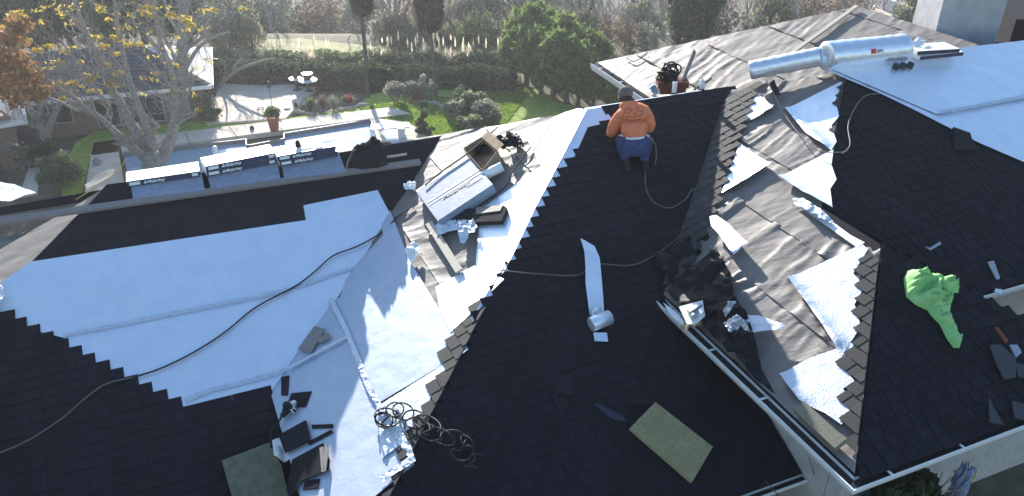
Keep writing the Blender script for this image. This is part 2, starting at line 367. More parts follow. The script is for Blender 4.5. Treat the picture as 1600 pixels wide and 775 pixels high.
ne = NA0+V3*.4; wall(ab(ca(ne)+.18, cb(ne)-.3, 0), ab(ca(ne)+.18, cb(NCb)-.4, 0), ZN-.12)
wall(ab(ca(ne), cb(at_z(PC, PN, ZE))-.5, 0), ab(ca(K_)+.4, cb(at_z(PC, PN, ZE))-.5, 0), ZE-.2, 'stucco_grey')
wall(ab(ca(LA1)-3, cb(LA1)-2.2, 0), ab(ca(NA1)+1, cb(LA1)-2.2, 0), 3.0)

# ---- gutters: open troughs of white metal with hanger straps
def gutter(p, q, out, parent=house, w=.11, hgt=.1, cut0=0, cut1=0):
    """p,q ends of the eave edge; out = outward direction"""
    d = (q-p).normalized(); up = Z3; prof = [(.0, .0), (.0, -hgt), (w*.75, -hgt), (w, -hgt*.35), (w, 0), (w+.014, 0), (w+.014, -hgt*.4), (w*.78, -hgt-.012), (-.012, -hgt-.012), (-.012, 0)]
    m = MB(); A = [p+out*x+up*z-d*(cut0*x) for x, z in prof]; B = [q+out*x+up*z+d*(cut1*x) for x, z in prof]; n = len(prof)
    m.add(A+B, [(i, (i+1) % n, n+(i+1) % n, n+i) for i in range(n)]+[tuple(range(n))[::-1], tuple(range(n, 2*n))])
    g = m.build('gutter', M['white_metal'], parent); MB().prism([p+out*.004-Z3*.035, q+out*.004-Z3*.035, q+out*w*.88-Z3*.035, p+out*w*.88-Z3*.035], -Z3*.03).build('litter', M['litter'], g); L = (q-p).length; k = int(L/.9)  # dark bed stands for trough shade as well as dirt
    for i in range(k):
        c = p+d*(.35+i*.9); MB().box(c+out*w*.5-Z3*.012, d*.025, out*w*1.05, Z3*.008).build('strap', M['white_metal'], g)
    return g
gutter(CM+Z3*.0-U3*.1, K_, -V3, cut1=1); gutter(K_, rfar, U3, cut0=1)
gutter(qe[1], ab(ca(qe[1])+9, cb(qe[1]), qz), U3)
gutter(PB.at(930, 98), PB.at(1016, 155), -V3, w=.1, hgt=.13)
gutter(ab(ca(at_z(PC, PN, ZE))+1, (PC.off-ZE)/S, ZE), ab(ca(K_)+.44, (PC.off-ZE)/S, ZE), U3, w=.08, hgt=.07)
# cap strip and step flashing along the near wing's eave over the left slope
o = MB().prism([NA0+PN.n*.01, ab(ca(NA0), cb(NA0)+2.2, ZN)+PN.n*.01, ab(ca(NA0)+.035, cb(NA0)+2.2, ZN)+PN.n*.01, NA0+V3*.035+PN.n*.01], Z3*.02).build('drip_edge', M['white_metal'], house)
MB().prism([NA0-Z3*.14, ab(ca(NA0), cb(NA0)+2.2, ZN-.14), ab(ca(NA0)+.02, cb(NA0)+2.2, ZN-.14), NA0+V3*.02-Z3*.14], Z3*.15).build('fascia', M['felt_dark'], house)

# ---- felt underlayment, one sheet per course
def px_poly(P, L): return [P.px(*q) for q in L]
def clip(poly, p, nrm):                    # keep side (x-p).n >= 0, 2D
    out = []
    for i in range(len(poly)):
        a, b = poly[i], poly[(i+1) % len(poly)]; da = (a[0]-p[0])*nrm[0]+(a[1]-p[1])*nrm[1]; db = (b[0]-p[0])*nrm[0]+(b[1]-p[1])*nrm[1]
        if da >= 0: out.append(a)
        if (da >= 0) != (db >= 0): k = da/(da-db); out.append((a[0]+(b[0]-a[0])*k, a[1]+(b[1]-a[1])*k))
    return out
def felt_courses(P, pts, parent, ts, m='felt', step=.035, seed=0, amp=.02, **kw):
    poly = [P.rt(p) for p in pts]
    for i in range(len(ts)-1):
        q = clip(clip(poly, (0, ts[i]), (0, 1)), (0, ts[i+1]+.03), (0, -1))
        if len(q) < 3: continue
        t0 = ts[i]
        lift = lambda r, t, t0=t0: .012*np.exp(-np.maximum(t-t0, 0)/.05)*(.5+fbm(r*2.2, t*0+t0, seed+9))
        sheet('felt_sheet', P, q, .006, M[m], parent, step, folds(amp, seed=seed+i, **kw), rt=True, lift=lift)
tM = [PM.rt(CM)[1]+.02, PM.px(1206, 467)[1], PM.px(1240, 372)[1]]; dM = tM[2]-tM[1]
tM = [tM[0], tM[1]]+[tM[2]+dM*i for i in range(7)]
FM = [
 ([(1183, 150), (1212, 172), (1192, 184), (1163, 196), (1170, 172)], ((1212, 172), (1192, 184)), 'foil'),
 ([(1156, 228), (1206, 262), (1172, 284), (1130, 309), (1136, 282), (1148, 254)], ((1206, 262), (1130, 309)), 'foil'),
 ([(1228, 176), (1318, 130), (1306, 162), (1312, 186), (1300, 200), (1308, 226), (1300, 240), (1262, 215)], ((1228, 176), (1290, 232)), 'foil'),
 ([(1218, 282), (1303, 238), (1300, 262), (1308, 285), (1298, 300), (1302, 330), (1255, 306)], ((1218, 282), (1292, 330)), 'foil'),
 ([(1240, 322), (1252, 316), (1292, 344), (1330, 372), (1352, 384), (1340, 392), (1290, 356)], None, 'foil_crisp'),
 ([(1232, 440), (1348, 386), (1357, 394), (1334, 432), (1352, 452), (1336, 480), (1346, 515), (1316, 562), (1290, 520), (1262, 480)], ((1232, 440), (1310, 540)), 'foil_crisp'),
 ([(1220, 592), (1260, 566), (1332, 541), (1340, 552), (1312, 566), (1336, 600), (1318, 612), (1338, 640), (1316, 668), (1290, 650), (1250, 632)], ((1220, 592), (1250, 632)), 'foil_crisp')]
MASKS += [px_poly(PM, q[0]) for q in FM]
felt_courses(PM, [J_, CM, K_, P1, S_, H2, back(H2, 5.2), back(J_, 4.95)], slM, tM, amp=.038, ang=1.75, sc=3.2, base=.008, step=.03, stretch=4.5)
MASKS.clear()
bp = [PB.at(*q) for q in [(933, 98), (1341, 11), (1352, 14), (1545, 76), (1553, 82), (1287, 126), (1140, 152), (1022, 158)]]
tB = [PB.px(1130, 82)[1]]; tB = [tB[0]-1.02*i for i in (4, 3, 2, 1)]+[tB[0]+1.02*i for i in range(9)]
felt_courses(PB, bp, slB, tB, amp=.022, ang=1.85, sc=3.0, stretch=4, step=.05, seed=50, base=.008)
tN = [PN.rt(NA0)[1], PN.px(675, 427)[1]]; tN = [tN[1]+.95*i for i in (-3, -2, -1, 0, 1, 2, 3)]
felt_courses(PN, [T_, back(T_, 3.9), back(NA1, 3.9), NA1, NA0, ab(ca(NA0), cb(NA0)+.6, ZN), PN.at(690, 500), PN.at(790, 400)], slN, tN, amp=.018, ang=1.1, sc=2.0, seed=20, base=.005)
felt_courses(PL, [LA1, at_z(PA, PL, 3.0), at_z(PA, PL, 3.0)-V3*4-Z3*4*S, LA1-V3*3.4-Z3*3.4*S], slL, [-9, -5, 9], amp=.02, ang=.9, sc=1.6, seed=31, step=.06)
felt_courses(PA, [PA.at(*q) for q in [(167, 289), (680, 225), (652, 262), (645, 300), (600, 372), (560, 400), (30, 440)]], slA, [PA.px(300, 480)[1], PA.px(400, 330)[1], 50], m='felt_dark', amp=.006, seed=33, step=.08)  # same felt, the backlit slope's shade put into its dark colour

# ---- foil underlayment
def foil(P, poly, parent, h=.016, m='foil', step=.045, amp=.005, seed=0, label=None, lift=None):
    o = sheet('foil_sheet', P, poly, h, M[m], parent, step, crinkle(amp, seed), lift=lift)
    if label: o['label'] = label
    return o
foil(PA, [(474, 322), (590, 298), (618, 352), (560, 425), (455, 455), (300, 490), (105, 530), (-20, 500), (-30, 470), (0, 445), (48, 410), (478, 345)], slA, .012, seed=1)
foil(PA, [(108, 524), (300, 488), (455, 453), (545, 425), (575, 430), (520, 475), (470, 545), (425, 613), (295, 642), (200, 600), (90, 540)], slA, .020, seed=2)
va = [(640, 300), (600, 362), (560, 416), (520, 470), (470, 545), (430, 604)]
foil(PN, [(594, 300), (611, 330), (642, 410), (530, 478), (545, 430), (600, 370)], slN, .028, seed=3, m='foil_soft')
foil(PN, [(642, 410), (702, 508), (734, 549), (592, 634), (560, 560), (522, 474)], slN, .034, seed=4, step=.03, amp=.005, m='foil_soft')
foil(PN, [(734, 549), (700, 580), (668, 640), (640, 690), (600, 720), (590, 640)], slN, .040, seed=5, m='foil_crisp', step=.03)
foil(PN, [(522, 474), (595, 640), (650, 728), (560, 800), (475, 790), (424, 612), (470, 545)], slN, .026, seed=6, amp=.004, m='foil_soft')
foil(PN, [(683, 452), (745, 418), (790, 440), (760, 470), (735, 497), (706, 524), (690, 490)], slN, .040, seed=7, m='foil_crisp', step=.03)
foil(PN, [(905, 172), (917, 175), (883, 242), (838, 327), (802, 403), (770, 460), (745, 415), (752, 330), (848, 262), (820, 210), (880, 180)], slN, .028, seed=8)
foil(PC, [(911, 174), (962, 164), (960, 190), (918, 200), (880, 285), (812, 412), (745, 510), (735, 500), (798, 400), (878, 250)], slC, .012, seed=9, step=.05)
# crinkled lap tapes
def tape(P, path, w, parent, h=.03, seed=0, m='foil_crisp'):
    pp = [Vector(P.px(*q)) for q in path]; L = []; R = []
    for i, p in enumerate(pp):
        d = (pp[min(i+1, len(pp)-1)]-pp[max(i-1, 0)]).normalized(); nn = Vector((-d.y, d.x)); L.append(p+nn*w/2*random.uniform(.7, 1.2)); R.append(p-nn*w/2*random.uniform(.7, 1.2))
    o = sheet('foil_tape', P, [tuple(q) for q in L+R[::-1]], h, M[m], parent, .013, crinkle(.02, seed, 30), rt=True); return o
tape(PA, [(100, 527), (200, 508), (300, 487), (400, 467), (460, 452), (540, 425), (600, 405), (608, 380)], .06, slA, .026, 3)
tape(PA, [(290, 628), (330, 612), (372, 603), (420, 590), (455, 578)], .06, slA, .028, 4)
tape(PN, [(520, 470), (545, 520), (565, 572), (580, 612), (598, 640)], .07, slN, .042, 5)
tape(PN, [(598, 640), (615, 665), (640, 705), (648, 722), (600, 755)], .1, slN, .046, 6)
tape(PN, [(455, 580), (500, 556), (545, 532)], .05, slN, .045, 7)
# foil on the right: M slope diamonds, big sheets on the upper right slope
def curl(P, a, b, hgt=.045, w=.07):          # lifts the rim between two pixels
    A_, B_ = Vector(P.px(*a)), Vector(P.px(*b)); d = (B_-A_); L2 = d.length_squared
    def f(r, t):
        k = np.clip(((r-A_.x)*d.x+(t-A_.y)*d.y)/L2, 0, 1); dist = np.hypot(r-A_.x-k*d.x, t-A_.y-k*d.y)
        return hgt*np.exp(-(dist/w)**1.3)*(.6+.8*fbm(k*6, k*0, 4))
    return f
for i, (pl, cr, m_) in enumerate(FM):
    foil(PM, pl, slM, .045, m_, .03, .006, 20+i, lift=curl(PM, *cr) if cr else None)
qlow = [(1290, 113), (1318, 126), (1352, 140), (1378, 152), (1420, 172), (1480, 203), (1530, 228), (1600, 258), (1660, 285)]
foil(PQ, qlow+[(1660, 160), (1600, 158), (1465, 182), (1420, 130), (1380, 100), (1288, 110)][:0]+[(1660, 150), (1600, 155), (1460, 183), (1300, 112)], slQ, .040, seed=31)
foil(PQ, [(1290, 113), (1300, 114), (1460, 183), (1600, 158), (1660, 150), (1660, 60), (1500, 79), (1420, 90), (1300, 110)], slQ, .050, seed=32, amp=.008)
tape(PQ, [(1462, 182), (1500, 176), (1550, 166), (1605, 156)], .07, slQ, .066, 9)

# ---- shingles
SH = []                                    # (area, verts, faces, parent, material)
CAMP = Vector((0, 0, H))
def project(p):
    q = p-CAMP; c, s = math.cos(PITCH), math.sin(PITCH); d = q.y*c-q.z*s; return (800+FPX*q.x/d, 387.5-FPX*(q.y*s+q.z*c)/d, d)
def field(P, parent, left, right, lc=False, rc=False, E=.143, off=0, weight=1, boost=3, hb0=.03):
    """left/right: [(r,t)]; lc/rc: True clips the shingle to the line, False lets it end square (the stairs of an unfinished edge)"""
    left = sorted(left, key=lambda q: q[1]); right = sorted(right, key=lambda q: q[1])
    tl, rl = [q[1] for q in left], [q[0] for q in left]; tr, rr = [q[1] for q in right], [q[0] for q in right]
    t0 = max(tl[0], tr[0]); t1 = min(tl[-1], tr[-1]); k0 = math.floor((t0-off)/E); k1 = math.ceil((t1-off)/E)
    for k in range(k0, k1):
        ta = off+k*E; tm = ta+E/2
        if tm < t0 or tm > t1: continue
        a, b = np.interp(tm, tl, rl), np.interp(tm, tr, rr)
        if b-a < .03: continue
        cl = []
        if lc:
            q0, q1 = np.interp(ta-.01, tl, rl), np.interp(ta+E+.03, tl, rl); cl.append(((q0, ta-.01), (E+.04, -(q1-q0)))); a -= .35
        if rc:
            q0, q1 = np.interp(ta-.01, tr, rr), np.interp(ta+E+.03, tr, rr); cl.append(((q0, ta-.01), (-(E+.04), (q1-q0)))); b += .35
        if not lc: xs = [a+j for j in range(0, 40) if a+j < b]
        elif not rc: xs = sorted([b-j for j in range(0, 40) if b-j > a]); xs = [a]+[x for x in xs if x < b-.02]
        else:
            s0 = math.floor(a)+(k*.37) % 1-1; xs = [x for x in (s0+j for j in range(40)) if x < b and x > a-1]; xs[0] = a
        for j, x in enumerate(xs):
            x2 = xs[j+1]-.003 if j+1 < len(xs) else b
            if not lc and j == 0: x += random.uniform(-.014, .014)
            if not rc and j == len(xs)-1: x2 += random.uniform(-.014, .014)
            if x2-x < .02: continue
            dj = random.uniform(-.003, .003)
            edge = (not lc and j == 0) or (not rc and j == len(xs)-1)
            vs = []; fs = []
            def piece(xa, xb, ya, yb, hb, th):
                poly = [(xa, ya), (xb, ya), (xb, yb), (xa, yb)]
                for c in cl: poly = clip(poly, *c) if poly else poly
                if len(poly) < 3: return
                n = len(vs); m = len(poly)
                def hh(t): return hb-(t-ta)/E*.007
                for q in poly: vs.append(P.pt(q[0], q[1], hh(q[1])))
                for q in poly: vs.append(P.pt(q[0], q[1], hh(q[1])-th))
                o = tuple(range(n, n+m)); f = [o]+[(n+i, n+m+i, n+m+(i+1) % m, n+(i+1) % m) for i in range(m)]
                if P.rd.cross(P.td).dot(P.n) < 0: f = [q[::-1] for q in f]
                fs.extend(f)
            piece(x, x2, ta+dj, ta+E+.03, hb0, .008)
            if not vs: continue
            y = x+random.uniform(0, .1)
            while y < x2-.03:                                   # laminated tabs
                w = random.choice((.07, .1, .14, .18)); y2 = min(y+w, x2-.004)
                piece(y, y2, ta+dj-.001, ta+E-.002, hb0+.005, .006); y = y2+random.choice((.04, .07, .11))
            c = P.pt((x+x2)/2, tm, 0); X, Yp, d = project(c)
            vis = -60 < X < 1660 and -30 < Yp < 800
            if X < -330 or X > 1900 or Yp > 900: continue
            sc = (x2-x)*weight*(boost if edge else 1)/d/d if vis else 0
            SH.append((sc, vs, fs, parent))
px = lambda P, L: [P.px(*q) for q in L]
ls = [P_.rt(p) for P_, p in ((PA, at_z(PA, PL, 4.0)), (PA, at_z(PA, PL, 2.3)))]
field(PA, slA, [(PA.px(-250, 560)[0], -50), (PA.px(-250, 560)[0], 50)], px(PA, [(-90, 432), (0, 484), (297, 640)])+[(PA.px(424, 614)[0], PA.px(297, 642)[1]-.001)]+px(PA, [(424, 614), (462, 775), (475, 840)]), E=.143, weight=1, boost=4, hb0=.038)
field(PC, slC, px(PC, [(962, 166), (955, 183), (916, 188), (877, 266), (822, 372), (762, 468), (740, 498)])+[(PC.rt(p)) for p in [at_z(PC, PN, z) for z in (4.04, 3.6, 3.0)]],
      [PC.rt(J_), PC.rt(CM+V3*.08), (ca(K_)+.44, PC.rt(CM)[1]-.05), (ca(K_)+.44, PC.rt(ceave)[1]+.01)], rc=False, boost=2.5)
def nfix(): pass
field(PN, slN, px(PN, [(744, 470), (738, 496), (712, 520), (694, 548), (692, 585), (676, 600), (668, 640), (655, 655), (634, 690), (622, 735), (608, 780)]), [PN.rt(at_z(PC, PN, z)) for z in (4.15, 3.6, 3.0)], rc=True, weight=3, hb0=.056)
field(PM, slM, px(PM, [(1318, 124), (1308, 162), (1310, 186), (1300, 210), (1306, 236), (1298, 262), (1306, 290), (1303, 318)]), [PM.rt(p) for p in (H2, S_)], rc=True, weight=4, hb0=.064)
field(PM, slM, px(PM, [(1354, 392), (1337, 432), (1350, 455), (1338, 480), (1346, 530), (1314, 565), (1334, 600), (1316, 618), (1322, 660), (1330, 700), (1340, 742)]), [PM.rt(p) for p in (P1, K_)], rc=True, weight=4, hb0=.064)
gM = PM.td; dW = U3*.0905+gM*.9957
PMW = Frame(PM, J_, dW)
if PMW.td.dot(U3) > 0: PMW.td = -PMW.td
vw = [PMW.rt(p) for p in (J_, CM)]
field(PMW, slM, [vw[1], vw[0], (vw[0][0]-.02, vw[0][1]+.5)], px(PMW, [(1196, 128), (1182, 150), (1166, 196), (1150, 240), (1129, 309), (1112, 350), (1070, 440)]), lc=True, weight=4, hb0=.064)
field(PR, slR, [PR.rt(P1), PR.rt(K_)], px(PR, [(1384, 388), (1521, 457), (1600, 498), (1720, 562)])+[(PR.px(1720, 562)[0]+.1, PR.rt(K_)[1]-.05)], lc=True, rc=False)
field(PQ, slQ, [PQ.rt(H2), PQ.rt(S_)]+px(PQ, [(1381, 382), (1523, 456)]), px(PQ, [(1300, 116), (1380, 157), (1480, 208), (1600, 263), (1720, 320)])+[(PQ.px(1720, 320)[0]+.1, PQ.px(1523, 456)[1]-.05)], lc=True)
SH.sort(key=lambda q: -q[0])
for i, (sc, vs, fs, par) in enumerate(SH[:290]): mk('shingle', vs, fs, M['shingle_sunlit' if par in (slN, slM) else 'shingle'], par)
rest = {}
for sc, vs, fs, par in SH[290:]:
    m_ = rest.setdefault(par.name, (MB(), par))[0]; m_.add(vs, fs)
for m_, par in rest.values(): m_.build('shingle_field', M['shingle_sunlit' if par in (slN, slM) else 'shingle'], par)['kind'] = 'stuff'
# ridge caps and the rolled cap where the front wing starts
def caps(p, q, w, n1, n2, parent, step=.22):
    d = (q-p); L = d.length; d.normalize(); k = max(1, int(L/step))
    for i in range(k):
        a = p+d*(i*L/k); b = p+d*((i+1)*L/k+.03); u1, u2 = n1.normalized()*w, n2.normalized()*w; z = Z3*.034; z2 = Z3*.026
        MB().add([a+u1+z2, a+z+Z3*.008, a+u2+z2, b+u1+z2-Z3*.01, b+z, b+u2+z2-Z3*.01], [(0, 1, 4, 3), (1, 2, 5, 4), (0, 2, 1), (0, 3, 5, 2), (3, 4, 5)]).build('ridge_cap', M['shingle'], parent)
caps(S_, P1, .13, -V3-Z3*S, V3-Z3*1.2, slR, .9)
caps(J_-V3*.5, J_+V3*.06, .14, U3-Z3*S, -U3-Z3*S, slC, .16)
o = MB().prism([T_+Z3*.012, T_+Z3*.012-U3*.06, J_-V3*.5-U3*.06+Z3*.012, J_-V3*.5+Z3*.012], Z3*.012).build('ridge_strip', M['foil'], slC)

# ================================================================== THINGS ON THE ROOF
def basis(P, ang):                          # unit vectors in the slope, turned by ang
    c, s = math.cos(ang), math.sin(ang); return P.rd*c+P.td*s, P.td*c-P.rd*s
def text(s, o, xd, yd, size, mat_, parent, name='lettering', shear=0, bold=.0, align='LEFT'):
    cu = bpy.data.curves.new(name, 'FONT'); cu.body = s; cu.size = size; cu.shear = shear; cu.offset = bold; cu.align_x = align; cu.extrude = .001; cu.resolution_u = 2
    t = bpy.data.objects.new(name, cu); COL.objects.link(t); bpy.context.view_layer.update()
    me = bpy.data.meshes.new_from_object(t.evaluated_get(bpy.context.evaluated_depsgraph_get())); bpy.data.objects.remove(t)
    me.name = name; me.materials.clear(); me.materials.append(mat_)
    xd = xd.normalized(); yd = yd.normalized(); n = xd.cross(yd); M4 = Matrix(((xd.x, yd.x, n.x, o.x), (xd.y, yd.y, n.y, o.y), (xd.z, yd.z, n.z, o.z), (0, 0, 0, 1)))
    me.transform(Matrix.Translation(-ORG[parent.name]) @ M4)
    ob = bpy.data.objects.new(name, me); COL.objects.link(ob); ob.parent = parent; ORG[ob.name] = ORG[parent.name]; return ob
# --- paper-wrapped shingle bundles along the near ridge
def printed(o, p, q, up, th, n, k=0):       # the dark printed end band with white lettering
    L = (q-p).length; d = (q-p).normalized(); f = n*.003
    MB().prism([p+f, q+f, q+f-up*th, p+f-up*th], n*.002).build('printed_band', M['print_dark'], o)
    z = n*.006
    MB().prism([p+d*.03+z-up*.02, p+d*.17+z-up*.02, p+d*.17+z-up*(th-.018), p+d*.03+z-up*(th-.018)], n*.001).build('logo_block', M['print_white'], o)
    pp = p+d*.21+z-up*(th-.022); MB().prism([pp, pp+d*.05, pp+d*.035+up*.045], n*.001).build('emblem', M['print_white'], o)
    text('Malarkey', p+d*.26+z-up*(th-.02), d, up, .062, M['print_white'], o, shear=.25, bold=.0015)
    for r_ in range(3):
        for i in range(9): MB().prism([p+d*(.56+i*.03)+z-up*(.02+r_*.02), p+d*(.58+i*.03)+z-up*(.02+r_*.02), p+d*(.58+i*.03)+z-up*(.03+r_*.02), p+d*(.56+i*.03)+z-up*(.03+r_*.02)], n*.001).build('print_mark', M['print_blue'], o) if (i+r_+k) % 3 else None
    if L > .9: MB().prism([q-d*.11+z-up*.02, q-d*.03+z-up*.02, q-d*.03+z-up*(th-.02), q-d*.11+z-up*(th-.02)], n*.001).build('logo_block', M['print_white'], o)
def bundle_flat(pa, pb, z, lab, th=.082, w=.34):
    p, q = G(*pa, z), G(*pb, z); d = (q-p); d.z = 0; d = d.normalized(); n = Vector((d.y, -d.x, 0)); q = p+d*(q-p).dot(d)
    o = thing('shingle_bundle', lab, 'shingle bundle', (p+q)/2-n*w/2-Z3*th, 'wrapped shingle bundles on the ridge')
    m = MB().box((p+q)/2-n*w/2-Z3*th, d*(q-p).length, n*w, Z3*th); b = m.build('wrapper', M['wrap_white'], o)
    printed(o, p, p+d*(q-p).length, Z3, th, n, int(z*50)); return o
def bundle_slope(pix, lab, h=.1, th=.085, P=PA, grp='wrapped shingle bundles on the ridge'):
    c = P.at(sum(a for a, b in pix)/4, sum(b for a, b in pix)/4, .01)
    o = thing('shingle_bundle', lab, 'shingle bundle', c, grp)
    m = MB(); m.prism([P.at(*q, h) for q in pix], -P.n*th); w = m.build('wrapper', M['wrap'], o); return o
bundle_slope([(204, 288), (315, 272), (320, 297), (208, 311)], 'grey wrapped bundle lying on the slope below the leftmost ridge stack')
bundle_slope([(323, 268), (433, 250), (438, 279), (330, 295)], 'grey wrapped bundle on the slope below the middle ridge stack')
bundle_slope([(439, 250), (528, 236), (541, 268), (444, 279)], 'grey wrapped bundle on the slope nearest the black bag')
bundle_flat((197, 284), (312, 267), 4.70, 'single white shingle bundle, leftmost on the ridge beside the pool')
bundle_flat((322, 268), (432, 247), 4.70, 'lower dark-banded bundle of the middle stack on the ridge')
bundle_flat((321, 260), (431, 238), 4.79, 'white-topped upper bundle of the middle stack on the ridge')
bundle_flat((436, 252), (527, 236), 4.70, 'lower bundle of the right-hand ridge stack next to the black bag')
bundle_flat((433, 244), (524, 228), 4.79, 'upper bundle of the right-hand ridge stack with paper scraps on top')
for i, (a, b, lab) in enumerate([((466, 234), (492, 230), 'torn white paper scrap on the right-hand bundle stack, left piece'), ((492, 232), (520, 224), 'torn white paper scrap on the right-hand bundle stack, right piece')]):
    p, q = G(*a, 4.80), G(*b, 4.80); d = q-p; o = MB().prism([p, q, q+Vector((.02, .12, .02)), (p+q)/2+Vector((0, .16, .03)), p+Vector((-.02, .1, .01))], Z3*.006).build('paper_scrap', M['wrap_white']); tag(o, lab, 'paper scrap')
p = G(466, 230, 4.8); tag(MB().lathe(p, [(.035, 0), (.05, .03), (.03, .09), (.015, .11)], 9).build('work_glove', M['rubber'], smooth=True), 'small black crumpled glove standing on the white bundle stack', 'glove')
# --- boards
def board(name, P, a, b, w, th, m, lab, cat='board', h=.06, off=0):
    A_, B_ = P.at(*a, h), P.at(*b, h); d = (B_-A_).normalized(); s = d.cross(P.n).normalized()*w
    o = MB().prism([A_, B_, B_+s, A_+s], P.n*th).build(name, M[m]); return tag(o, lab, cat)
A_, B_ = PA.at(-30, 347, .05), PA.at(655, 251, .05); s_ = -PA.td*.10
tag(MB().prism([A_, B_, B_+s_, A_+s_], PA.n*.045).build('wooden_plank', M['wood_old']), 'long weathered plank holding the shingle bundles along the ridge', 'plank')
board('wood_strip', PA, (596, 246), (635, 240), .035, .02, 'wood_pale', 'short white wood strip right of the black bag on the ridge', 'wood strip')
board('wooden_batten', PN, (676, 347), (724, 422), .1, .03, 'wood_pale', 'pale wooden batten on the torn felt below the silver bundle', 'batten')
board('wooden_batten', PB, (1217, 96), (1336, 10), .09, .035, 'wood_pale', 'long pale batten running up the far grey felt roof', 'batten')
# --- the black bag on the ridge
def blob(name, c, dims, axes, m, parent=None, seed=0, amp=.18, n=20, flat=.0, sc=2.2):
    X, Y, Zx = [a.normalized() for a in axes]; vs = []; fs = []; rows = n//2
    for i in range(rows+1):
        ph = math.pi*i/rows
        for j in range(n):
            th = 2*math.pi*j/n; d = (math.sin(ph)*math.cos(th), math.sin(ph)*math.sin(th), math.cos(ph))
            k = 1+amp*2*(float(fbm(d[0]*sc+d[2]*1.7+7+seed, d[1]*sc-d[2]*1.3+3, seed))-.45)
            k2 = 1-amp*.9*abs(2*float(fbm(d[0]*sc*2.2+4+seed*2, d[1]*sc*2.2+d[2]*3, seed+9))-1)
            z = d[2]*k*dims[2]; z = max(z, -dims[2]*.25) if flat else z
            vs.append(Vector(c)+X*d[0]*k*k2*dims[0]+Y*d[1]*k*k2*dims[1]+Zx*z)
    for i in range(rows):
        for j in range(n): fs.append((i*n+j, (i+1)*n+j, (i+1)*n+(j+1) % n, i*n+(j+1) % n))
    return mk(name, vs, fs, M[m], parent, True)
def drape(name, P, pix, hgt, m, seed, sc, parent, h=.05):
    A_ = np.array([P.px(*q) for q in pix]); n_ = len(A_)
    def f(r, t):
        md = np.full(r.shape, 9.)
        for i in range(n_):
            (x1, y1), (x2, y2) = A_[i], A_[(i+1) % n_]; L2 = (x2-x1)**2+(y2-y1)**2; k = np.clip(((r-x1)*(x2-x1)+(t-y1)*(y2-y1))/L2, 0, 1); md = np.minimum(md, np.hypot(r-x1-k*(x2-x1), t-y1-k*(y2-y1)))
        e = np.clip(md/.07, 0, 1)**.6; n1 = fbm(r*sc, t*sc, seed); rid = 1-np.abs(2*fbm(r*sc*.7+3, t*sc*1.8, seed+2, 4)*1.15-1)
        return hgt*e*(.25+.6*n1+1.3*np.clip(rid-.55, 0, 1))
    return sheet(name, P, pix, h, M[m], parent, .02, f)
c = PA.at(574, 252, .02)
bag = thing('tool_bag', 'black draped tool bag leaning over the ridge right of the bundles', 'bag', c)
drape('bag_body', PA, [(543, 268), (546, 250), (553, 240), (566, 232), (584, 231), (598, 240), (606, 254), (607, 264), (590, 270), (566, 272)], .25, 'rubber', 3, 4, bag)
MB().tube(smoothpath([PA.at(549, 241, .2), PA.at(543, 255, .12), PA.at(541, 271, .1)], 4), .012, 6).build('strap', M['wood_old'], bag)
MB().tube(smoothpath([PA.at(594, 238, .22), PA.at(600, 246, .16), PA.at(598, 252, .1), PA.at(604, 250, .08)], 4), .009, 6).build('strap', M['rubber'], bag)
# --- rope and torn sheeting at the ridge's left end
tag(sheet('plastic_sheeting', PL, [(140, 298), (156, 284), (172, 274), (188, 272), (182, 284), (160, 296), (146, 303)], .05, M['felt'], None, .05, crinkle(.06, 5, 3)), 'torn translucent sheeting flapping at the left end of the ridge', 'plastic sheeting')
rp = MB().tube(smoothpath([PL.at(118, 312, .05), PL.at(150, 292, .18), PL.at(185, 266, .35), PL.at(196, 250, .5)], 4), .005, 6).build('rope', M['yellow']); tag(rp, 'thin yellow rope tied at the left end of the ridge', 'rope')
# --- cables
def cable(name, P, path, r_, m, lab, cat='cable', h=.05, k=7):
    pts = smoothpath([(P[i] if isinstance(P, list) else P).at(*q, h) for i, q in enumerate(path)], k); o = MB().tube(pts, r_, 6).build(name, M[m], None, True); return tag(o, lab, cat)
cable('air_hose', [PN, PN, PA, PA, PA, PA, PA, PA, PA, PA, PA, PA, PA], [(648, 320), (622, 338), (598, 362), (560, 384), (520, 400), (490, 426), (460, 448), (400, 480), (350, 520), (300, 552), (250, 576), (207, 590), (150, 607)], .0105, 'rubber', 'long black air hose lying across the big silver sheet', 'hose', .055)
cable('power_cable', PA, [(207, 590), (165, 600), (130, 625), (95, 655), (40, 690), (-20, 715)], .009, 'cable_grey', 'thin grey cable running over dark shingles at bottom left', 'cable', .06)
cable('power_cable', [PN, PN]+[PC]*16, [(762, 418), (798, 424), (830, 427), (900, 430), (930, 413), (980, 415), (1010, 406), (1050, 380), (1068, 362), (1078, 350), (1100, 325), (1102, 305), (1083, 296), (1070, 312), (1045, 325), (1018, 312), (1008, 278), (1020, 215)], .008, 'cable_grey', 'grey nail gun cable winding down the dark slope from the kneeling worker', 'cable', .055)
cable('power_cable', PM, [(1196, 124), (1206, 140), (1222, 172), (1245, 205), (1262, 222), (1280, 236), (1310, 238), (1324, 236)], .0065, 'cable_pale', 'pale cable lying across the felt and foil below the silver rolls', 'cable', .11)
cable('power_cable', [PM, PM, PQ, PQ, PQ, PQ], [(1316, 240), (1328, 226), (1325, 196), (1336, 168), (1352, 150), (1374, 146)], .0065, 'cable_pale', 'pale cable curling over the shingle stair at the upper right hip', 'cable', .11)
